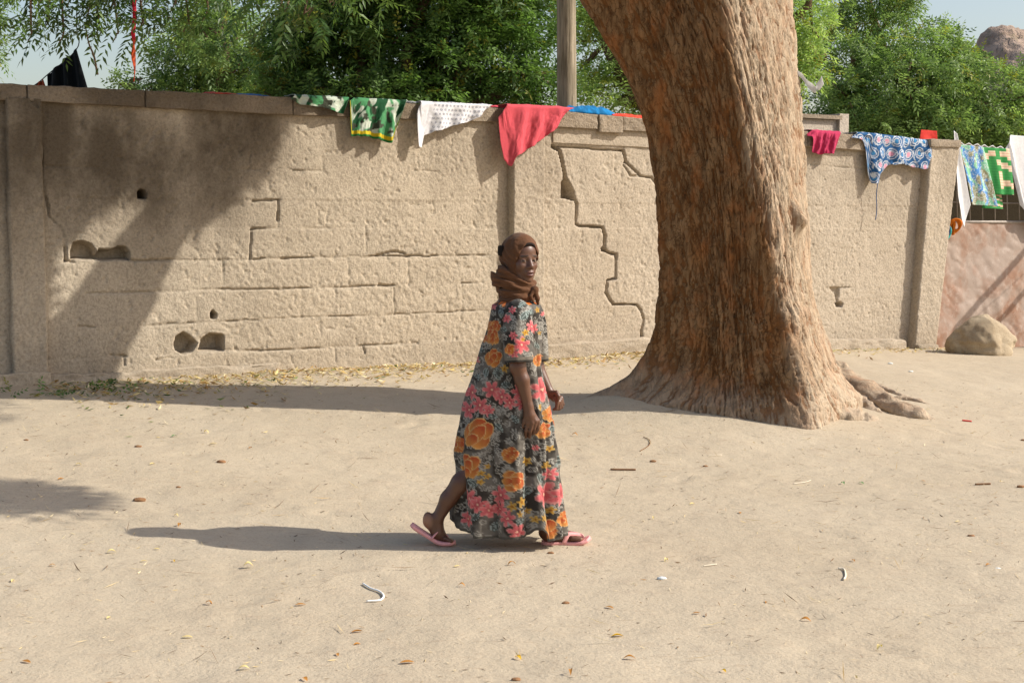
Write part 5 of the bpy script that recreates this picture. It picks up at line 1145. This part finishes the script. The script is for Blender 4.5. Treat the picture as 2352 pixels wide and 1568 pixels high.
# legs
fld.chain([W(1168, 955, -.07), W(1110, 1060, -.06), W(1060, 1108, -.055), W(1030, 1145, -.05), W(1006, 1188, -.05)], [.085, .060, .050, .040, .030], .02)
fld.ell(W(983, 1192, -.05), (.026, .027, .038), None, .016); fld.chain([W(1003, 1192, -.05), W(1006, 1222, -.05), W(1022, 1238, -.048)], [.034, .032, .022], .012); fld.cone(W(985, 1200, -.05), W(1008, 1228, -.05), .026, .024, .012)
for i, o in enumerate((-.032, -.018, -.004, .010, .026)): fld.cone(W(1022, 1236, -.05 + o * .9), W(1037 + (3 if i > 2 else i), 1242.5, -.05 + o), .0115, .0095 if i < 4 else .0115, .005)
fld.chain([W(1176, 955, .06), W(1225, 1080, .03), W(1246, 1160, .0), W(1252, 1212, -.01)], [.085, .06, .05, .034], .02)
fld.ell(W(1251, 1224, -.01), (.03, .026, .026), None, .012); fld.chain([W(1256, 1222, -.01), W(1290, 1232, -.012), W(1318, 1237, -.012)], [.034, .028, .020], .014); fld.cone(W(1255, 1232, -.01), W(1312, 1238, -.012), .022, .022, .012)
for i, o in enumerate((-.034, -.020, -.006, .009, .026)): fld.cone(W(1314, 1236, -.012 + o * .85), W(1333 + (i * 2), 1238, -.012 + o), .012, .0098 if i < 4 else .0125, .005)
BV, BQ = fld.mesh()
q = (BV - HC) @ HB.T
skin = C(94, 63, 46); bc = np.tile(skin, (len(BV), 1)) * (0.9 + .2 * fbm(BV[:, 0] * 20, BV[:, 1] * 20, BV[:, 2] * 20, 2))[:, None]
gaze = norm(np.array([0, 0, EYE]) - HC); gl = HB @ gaze
for sg in (-1, 1):
    c = np.array([.0755, sg * .031, -.006]); d = q - c; m = (np.linalg.norm(d / [.0122, .0135, .0118], axis=1) < 1.12) & (np.abs(d[:, 2]) < .0042) & (q[:, 0] > .078)
    bc[m] = C(116, 100, 86); dr = norm(d[m]); iris = (dr @ norm(gl * .7 + np.array([.3, 0, 0]))) > .78; mi = np.flatnonzero(m)[iris]; bc[mi] = C(30, 20, 16)
    m = (np.abs(q[:, 2] - .019 - .003 * np.cos(q[:, 1] * 60)) < .004) & (np.abs(q[:, 1] - sg * .032) < .019) & (q[:, 0] > .06); bc[m] = C(40, 27, 20)
lip = (np.abs(q[:, 1]) < .022) & (np.abs(q[:, 2] + .0675) < .0125 * np.sqrt(np.clip(1 - (q[:, 1] / .024) ** 2, 0, 1))) & (q[:, 0] > .086); bc[lip] = C(98, 60, 50)
mth = lip & (np.abs(q[:, 2] + .0672) < .0022) & (np.abs(q[:, 1]) < .016); bc[mth] = C(60, 30, 28)
hv = np.linalg.norm(BV - W(976, 1196, -.06), axis=1); bc = lerp3(np.clip(1 - hv / .05, 0, 1) ** .7 * .8, bc, C(170, 126, 98))
for tp in (W(1338, 1236, -.03), W(1330, 1240, -.04)): bc = lerp3(np.clip(1 - np.linalg.norm(BV - tp, axis=1) / .03, 0, 1) * .5, bc, C(150, 106, 84))
nS = NT('skin'); nS.base(nS.attr('Col')); nS.rough(.42); nS.b.inputs['Specular IOR Level'].default_value = .45; nS.b.inputs['Subsurface Weight'].default_value = .06; nS.b.inputs['Subsurface Radius'].default_value = (.01, .004, .002); nS.bump(nS.noise(160, 3, .6), .12, .003)
mesh('body', BV, BQ, nS.m, person, True, bc)

# ------------------------------------------------------------------ headscarf
sf = Field(HC - [.16, .17, .27], HC + [.15, .17, .14], .0034)
sf.ell(hl(-.003, 0, .024), (.108, .086, .106), HB, .01); sf.ell(hl(-.035, 0, .012), (.088, .080, .088), HB, .02); sf.ell(hl(.018, 0, -.05), (.066, .070, .082), HB, .03)
def open_(P):
    l = (P - HC) @ HB.T; e = (np.sqrt((l[..., 1] / .061) ** 2 + ((l[..., 2] + .018) / .098) ** 2) - 1) * .06; return np.maximum(e, (.022 + .35 * np.clip(.03 - l[..., 2], -1, 1) * 0 - l[..., 0]))
sf.put(HC - .2, HC + .2, open_, .006, 'sub')
nc_ = W(1181, 662); 
def torus(c, R, Ry, r, tilt, seed):
    c = np.asarray(c)
    def fn(P):
        l = P - c; z = l[..., 2] - tilt * l[..., 0]; rho = np.sqrt((l[..., 0] / R) ** 2 + (l[..., 1] / Ry) ** 2); a = np.arctan2(l[..., 1], l[..., 0])
        rr = r * (1 + .22 * np.sin(a * 2 + seed) + .12 * np.sin(a * 5 + seed * 2))
        fold = .0045 * np.sin(np.arctan2(z, (rho - 1) * R) * 4 + a * 2.2 + seed) + .003 * np.sin(np.arctan2(z, (rho - 1) * R) * 7 - a * 3 + seed)
        return np.hypot((rho - 1) * R * .95, z * .95) - rr + fold
    sf.put(c - [R + .06, Ry + .06, .09], c + [R + .06, Ry + .06, .09], fn, .006)
torus(W(1186, 640), .072, .066, .026, -.42, .5); torus(W(1180, 654), .080, .072, .028, -.30, 2.0); torus(W(1184, 672), .070, .070, .025, -.12, 3.3); torus(W(1187, 687), .074, .080, .018, .0, 4.4)
sf.cone(W(1184, 676), W(1184, 704), .066, .092, .02)
sf.ell(W(1229, 668, -.06), (.020, .024, .026), None, .006); sf.chain([W(1231, 672, -.065), W(1234, 686, -.07), W(1236, 698, -.065)], [.012, .011, .006], .004); sf.chain([W(1226, 664, -.07), W(1219, 680, -.085), W(1226, 694, -.08)], [.009, .008, .005], .004)
SV, SQ = sf.mesh()
# cloth folds sweeping from brow to nape
q = (SV - HC) @ HB.T; fo = .0028 * np.sin((q[:, 0] * .8 + q[:, 2] * .6) * 150 + 3 * np.sin(q[:, 2] * 30)) * (q[:, 2] > -.07) + .004 * (fbm(SV[:, 0] * 28, SV[:, 1] * 28, SV[:, 2] * 40, 3) - .5) * 2
cen = np.array([HC[0] - .01, HC[1], 0]); dd = SV - cen; dd[:, 2] = 0; SV = SV + norm(dd) * fo[:, None]
scol = np.tile(C(98, 66, 44), (len(SV), 1)) * (.85 + .3 * fbm(SV[:, 0] * 14, SV[:, 1] * 14, SV[:, 2] * 26, 3))[:, None]
M_SCARF = m_cloth('brown_scarf_cotton', None, 300, .35)
scarf = mesh('headscarf', SV, SQ, M_SCARF, person, True, scol)
# dark under-cap showing at the brow, black tie at the back
t = np.linspace(-1, 1, 40); arc = np.stack([hl(.086 - .028 * x * x - .012 * abs(x) ** 3, .060 * x, .079 - .052 * abs(x) ** 2.2) for x in t]); V, Q, T_ = tube_geo(arc, .007 * (1 - .5 * np.abs(t) ** 3), 8); M_BLK = m_simple('black_cap', C(34, 26, 22), .9); mesh('under_cap', V, [Q, T_], M_BLK, scarf)
V, Q = rough_box(.030, .05, .052, .006, .003, 1.0, rnd=.010); mesh('hair_tie', V + W(1150, 588, -.03), Q, M_BLK, scarf)

# ------------------------------------------------------------------ dress
bk = np.array([(690, 1146), (700, 1130), (720, 1126), (750, 1120), (800, 1104), (850, 1089), (900, 1072), (950, 1060), (1000, 1050), (1040, 1045), (1080, 1050), (1120, 1052), (1170, 1050), (1230, 1050)], float)
fr_ = np.array([(690, 1226), (700, 1242), (715, 1248), (760, 1246), (800, 1243), (840, 1243), (880, 1250), (930, 1262), (980, 1271), (1030, 1278), (1080, 1285), (1130, 1291), (1180, 1297), (1230, 1304)], float)
dp = np.array([(690, .085), (700, .130), (715, .168), (750, .165), (800, .150), (850, .155), (900, .168), (1000, .185), (1100, .195), (1230, .205)], float)
NV, NA = 240, 310
tt = np.linspace(0, 1, NV)[:, None]; aa = np.linspace(0, 2 * np.pi, NA, endpoint=False)[None, :]
# lower edge: rows of pixels on the near and the far side
hemu = [1030, 1052, 1060, 1085, 1110, 1160, 1195, 1208, 1216, 1228, 1236, 1244, 1256, 1290, 1310]; hemv = [1196, 1203, 1207, 1213, 1217, 1218, 1216, 1208, 1198, 1196, 1204, 1222, 1228, 1222, 1216]
ub0 = np.interp(1190, bk[:, 0], bk[:, 1]); uf0 = np.interp(1190, fr_[:, 0], fr_[:, 1]); uh = (ub0 + uf0) / 2 + (uf0 - ub0) / 2 * np.cos(aa)
near = sstep(-.15, .15, -np.sin(aa)); hv_ = np.interp(uh, hemu, hemv) * near + (1190 + 14 * sstep(1220, 1290, uh)) * (1 - near)
vv = 690 + (hv_ - 690) * tt ** .96
ub = np.interp(vv, bk[:, 0], bk[:, 1]) - 24 * sstep(1085, 1185, vv) * (1 - near); uf = np.interp(vv, fr_[:, 0], fr_[:, 1]); dep = np.interp(vv, dp[:, 0], dp[:, 1])
ce, se = np.cos(aa), np.sin(aa); pe = .86
uu = (ub + uf) / 2 + (uf - ub) / 2 * np.sign(ce) * np.abs(ce) ** pe; yy = dep * np.sign(se) * np.abs(se) ** pe
ampf = .003 + .024 * tt ** 1.1
fold = ((np.abs(np.sin(aa * 5.5 + 1.6 * tt + .9 * np.sin(aa * 2 + 2 * tt))) - .62) * 1.5 + (np.abs(np.sin(aa * 3.5 - 2.6 * tt + 2)) - .6) * .9 + (fbm(np.cos(aa) * 3.2 + 4, np.sin(aa) * 3.2, tt * 1.6, 3) - .5) * 2.2) * ampf
wr_ = (fbm(np.cos(aa) * 7, np.sin(aa) * 7, tt * 9, 3) - .5) * .020 * sstep(0.02, .2, tt)
rad = 1 + (fold * (np.abs(se) ** 1.0 * .9 + .1) + wr_) / .18
cu = (ub + uf) / 2
base_pt = np.stack([at(0, 0, PY)[0] * 0 + (uu - 1176) * 0, yy, vv], -1)
# pixel columns to metres in the walker's plane
cp_, sp_ = math.cos(PITCH), math.sin(PITCH)
def Wv(u, v, y):
    x_ = (u - 1176) / F; y_ = (784 - v) / F; dy_ = cp_ + y_ * sp_; dz_ = -sp_ + y_ * cp_; t_ = PY / dy_
    return np.stack([x_ * t_ + 0 * y, PY + y + 0 * u, EYE + dz_ * t_ + 0 * y], -1)
DV = Wv(cu + (uu - cu) * rad, vv, yy * rad)
DQ = grid_faces(NV, NA, True)
PN = []   # print: (u, v, radius px, kind, seed)
c2 = lambda L, k, f=.2812, ox=999.6, oy=833.0: [(ox + f * x, oy + f * y, f * r, k) for x, y, r in L]
c1 = lambda L, k: c2(L, k, .2374, 999.6, 509.6)
FL = c2([(465, 190, 72), (545, 245, 62), (610, 290, 56), (690, 210, 72), (700, 300, 52), (300, 225, 60), (375, 315, 66), (275, 365, 66), (440, 360, 50), (865, 200, 96), (925, 870, 52), (900, 1030, 100), (1005, 1050, 84), (530, 1025, 76), (310, 1055, 72), (375, 1100, 66), (440, 1145, 60), (525, 1135, 62), (590, 1205, 66), (265, 1230, 62), (665, 1310, 76), (820, 655, 24)], 'p')
FL += c2([(360, 535, 124), (195, 645, 70), (295, 800, 100), (610, 700, 68), (640, 905, 96), (870, 520, 66), (945, 400, 70), (915, 1310, 86), (1045, 1240, 66)], 'o')
FL += c2([(385, 850, 26), (420, 800, 22), (425, 880, 26), (385, 920, 26), (895, 800, 36), (920, 670, 30), (845, 335, 26), (630, 1110, 42), (705, 1075, 44), (755, 1150, 30), (690, 1170, 26), (945, 1160, 34), (800, 1210, 30), (860, 1205, 30), (175, 950, 26), (160, 1060, 26), (195, 1005, 26), (760, 760, 40)], 'y')
FL += c2([(510, 65, 52), (330, 930, 46), (225, 970, 46), (750, 1000, 52), (885, 1140, 40), (520, 490, 46), (580, 150, 44), (370, 1190, 40), (420, 60, 40), (650, 420, 40), (470, 400, 40), (1000, 780, 60), (480, 1270, 50), (860, 900, 44), (940, 520, 40), (690, 1230, 40), (220, 780, 40)], 'l')
FL += c1([(565, 810, 32), (745, 850, 38), (695, 935, 42), (755, 1100, 42), (835, 1190, 86), (935, 1010, 56), (1040, 885, 22), (760, 1270, 52), (410, 1320, 36)], 'p')
FL += c1([(570, 1000, 72), (560, 1095, 74), (565, 1290, 88), (480, 1120, 40), (720, 1230, 54), (990, 1320, 58), (670, 790, 26), (870, 735, 30)], 'o')
FL += c1([(875, 1070, 36), (985, 840, 28), (1005, 1060, 22), (670, 1390, 40), (850, 1135, 22), (900, 780, 22)], 'y')
FL += c1([(610, 1430, 52), (870, 900, 62), (640, 870, 44), (660, 1030, 40), (450, 1230, 36), (840, 800, 46), (930, 860, 34), (980, 1180, 40), (420, 1480, 40)], 'l')
prng = np.random.default_rng(4)
def print_cols(U, Vv, seed=0, flowers=FL, small=620, box=None):
    """floral print in cloth pixels"""
    sh = U.shape; base = fbm(U / 26, Vv / 26, 3.0 + seed, 4); col = lerp3(sstep(.42, .66, base), C(46, 43, 39), C(112, 107, 99))
    r_ = np.random.default_rng(23 + seed); bx = box or (1025, 690, 1315, 1240)
    for _ in range(small):                          # little outlined blossoms
        u, v, R = r_.uniform(bx[0], bx[2]), r_.uniform(bx[1], bx[3]), r_.uniform(4.5, 8.5); m = (np.abs(U - u) < 14) & (np.abs(Vv - v) < 14)
        if not m.any(): continue
        dx, dy = U[m] - u, Vv[m] - v; rr = np.hypot(dx, dy); a = np.arctan2(dy, dx); k = np.abs(rr - R * (.78 + .2 * np.cos(a * 5 + u))) < 1.15; col[m] = np.where(k[:, None], C(164, 160, 150), col[m]); col[m] = np.where((rr < 1.5)[:, None], C(150, 146, 136), col[m])
    for i, (u, v, R, kd) in enumerate(flowers):
        m = (np.abs(U - u) < R * 1.5) & (np.abs(Vv - v) < R * 1.5)
        if not m.any(): continue
        ang = (i * 2.399 + seed) % 6.283; dx, dy = U[m] - u, Vv[m] - v; rr = np.hypot(dx, dy) / R; a = np.arctan2(dy, dx) + ang; c = col[m]
        if kd == 'p':
            lobe = .42 + .62 * np.abs(np.cos(a * 3)) ** .9; ins = rr < lobe; edge = ins & (rr > lobe - .13); f = C(204, 92, 96) * (1 - .35 * np.clip(1 - rr / .5, 0, 1))[:, None] + C(226, 140, 138) * (.25 * np.clip(rr, 0, 1))[:, None]
            c = np.where(ins[:, None], f, c); c = np.where(edge[:, None], C(222, 146, 138), c); vein = ins & (np.abs(np.sin(a * 3)) < .07) & (rr < .55); c = np.where(vein[:, None], C(176, 48, 58), c); c = np.where(((rr < .12))[:, None], C(244, 190, 160), c)
        elif kd == 'o':
            x, y = dx / R, dy / R; x, y = x * math.cos(ang * .25) + y * math.sin(ang * .25), -x * math.sin(ang * .25) + y * math.cos(ang * .25); best = np.full(x.shape, 9.0); tone = np.zeros(x.shape)
            for j, (px, py, w, h) in enumerate(((-.45, .25, .42, .62), (.45, .25, .42, .62), (-.25, -.35, .45, .6), (.28, -.38, .45, .58), (0, .1, .38, .72), (0, .55, .34, .45))):
                e = np.hypot((x - px) / w, (y - py) / h); s_ = e < 1; best = np.where(s_, e, best); tone = np.where(s_, np.clip((y - py) / h * .5 + .5, 0, 1), tone)
            ins = best < 1; f = lerp3(np.clip(tone * 1.3 - .2, 0, 1), C(186, 78, 34), C(214, 144, 66)); c = np.where(ins[:, None], f, c); c = np.where((ins & (best > .88))[:, None], C(220, 172, 110), c)
        elif kd == 'y':
            lobe = .75 + .25 * np.cos(a * 5); ins = rr < lobe; c = np.where(ins[:, None], C(194, 146, 52), c); c = np.where((ins & (rr > lobe - .16))[:, None], C(208, 172, 96), c); c = np.where((rr < .22)[:, None], C(150, 92, 20), c)
        else:
            x, y = dx * math.cos(ang) + dy * math.sin(ang), -dx * math.sin(ang) + dy * math.cos(ang); x, y = x / R, y / R; h = .55 * np.clip(1 - x * x, 0, 1) ** .8 * (1 + .3 * x); ins = np.abs(y) < h; edge = ins & ((np.abs(y) > h - .09) | (np.abs(y) < .05) | (np.abs(np.sin((x - np.abs(y)) * 9)) < .2) & (np.abs(y) > .05))
            c = np.where(ins[:, None], C(76, 84, 80), c); c = np.where(edge[:, None], C(160, 172, 166), c)
        col[m] = c
    return col
# unroll the cloth: near side reads as photographed, the far side carries the same print shifted
U2 = np.where(np.sin(aa) < 0, uu, 2350 - uu) + 0 * tt; dcol = print_cols(U2, vv + 0 * uu)
dcol = lerp3(.24, dcol, C(88, 80, 71)) * (.86 + .28 * fbm(U2 / 9, vv / 9, 5.0, 3))[..., None]
dcol[(tt + 0 * aa) > .988] = C(84, 80, 72)
dcol[(tt + 0 * aa) < .012] = np.where((fbm(aa * 6 + 0 * tt, tt + 0 * aa, 2.0, 2) > .5)[(tt + 0 * aa) < .012][:, None], C(214, 110, 40), C(50, 66, 66))
# sleeves
def sleeve(path, rad, nseg, ncirc, cuff_v, seed):
    p = spline(path, nseg); T_ = norm(np.gradient(p, axis=0)); V = []; th_ = np.linspace(0, 2 * np.pi, ncirc, endpoint=False); f = np.linspace(0, 1, nseg); R = np.interp(f, np.linspace(0, 1, len(rad)), rad)
    for i in range(nseg):
        a = norm(np.cross(T_[i], [0, 1.0, 0])); b = np.cross(a, T_[i]); r = R[i] * (1 + .10 * f[i] * np.sin(th_ * 4 + seed + f[i] * 2) + .16 * (fbm(np.cos(th_) * 2 + seed, np.sin(th_) * 2, f[i] * 5, 3) - .5))
        V.append(p[i] + r[:, None] * (np.cos(th_)[:, None] * a + np.sin(th_)[:, None] * b))
    return np.stack(V)
SL = []
for (path, rad, sd) in (([W(1188, 702, -.095), W(1190, 725, -.145), W(1190, 780, -.178), W(1192, 832, -.192)], [.045, .066, .072, .070, .066], 1.), ([W(1212, 704, .10), W(1222, 730, .145), W(1228, 780, .165), W(1234, 830, .165)], [.045, .064, .068, .064, .058], 2.)):
    V = sleeve(path, rad, 84, 84, 832, sd); u_, v_ = project(V.reshape(-1, 3)); sc_ = PY / V.reshape(-1, 3)[:, 1]; u_ = 1176 + (u_ - 1176) / 1; c_ = print_cols(u_.reshape(84, 84), v_.reshape(84, 84), 0); c_[-7:-3] = C(120, 112, 100); c_[-3:] = C(60, 56, 50)
    SL.append((V.reshape(-1, 3), grid_faces(84, 84, True), c_.reshape(-1, 3)))
VV = [DV.reshape(-1, 3)]; QQ = [DQ]; CC = [dcol.reshape(-1, 3)]; n = len(VV[0])
for V, Q, c_ in SL: VV.append(V); QQ.append(Q + n); CC.append(c_); n += len(V)
M_DRESS = m_cloth('floral_cotton', None, 320, .22, transl=.10)
mesh('dress', np.concatenate(VV), np.concatenate(QQ), M_DRESS, person, True, np.concatenate(CC))

# ------------------------------------------------------------------ flip-flops
nF = NT('pink_rubber'); nF.base(nF.mix(nF.noise(30, 3, .6), C(216, 146, 142), C(234, 172, 168))); nF.rough(.55); M_PINK = nF.m
def flipflop(prof, y0, wid, toe_t):
    """prof: pixel curve of the sole underside from heel to toe"""
    ff = empty('flip_flop', W(prof[0][0], prof[0][1], y0)); ff.parent = person; ff.matrix_parent_inverse = person.matrix_basis.inverted(); bpy.context.view_layer.update()
    p = spline([W(u, v, y0) for u, v in prof], 40); t = np.linspace(0, 1, 40); hw = np.interp(t, [0, .03, .12, .35, .55, .75, .9, .97, 1], [.012, .026, .036, .033, .038, .046, .040, .024, .010]) * wid; Tn = norm(np.gradient(p, axis=0)); up = norm(np.stack([-Tn[:, 2], 0 * t, Tn[:, 0]], -1)); V = []
    for (o, h_) in ((-1, 0), (-1, .013), (-.93, .017), (0, .017), (.93, .017), (1, .013), (1, 0), (0, -.001)): V.append(p + np.stack([0 * t, o * hw, 0 * t], -1) + up * h_)
    V = np.stack(V, 1).reshape(-1, 3); k = np.arange(8); Q = grid_faces(40, 8, True)
    caps = [[i for i in range(8)][::-1], [39 * 8 + i for i in range(8)]]
    T_ = [[0, i + 1, i] for i in range(1, 7)] + [[39 * 8, 39 * 8 + i, 39 * 8 + i + 1] for i in range(1, 7)]
    mesh('sole', V, [Q, np.array(T_)], M_PINK, person)
    i = int(toe_t * 39); post = p[i] + up[i] * .017; j = int((toe_t - .36) * 39)
    for s in (-1, 1):
        a = p[j] + np.array([0, s * hw[j] * .95, 0]) + up[j] * .012; m = (post * .45 + a * .55) + up[i] * .040; st = spline([a, a * .55 + m * .45 + up[j] * .016, m, post + up[i] * .022, post], 26); V, Q, T2 = tube_geo(st, np.interp(np.linspace(0, 1, 26), [0, .5, 1], [.013, .011, .006]), 10, flat=.35); mesh('strap', V, [Q, T2], M_PINK, person)
    bpy.data.objects.remove(ff)
flipflop([(1243, 1248), (1262, 1250), (1290, 1249), (1318, 1249), (1342, 1245), (1358, 1236)], -.012, 1.0, .80)
flipflop([(942, 1206), (958, 1218), (982, 1233), (1004, 1246), (1024, 1249), (1047, 1248)], -.05, 1.0, .83)
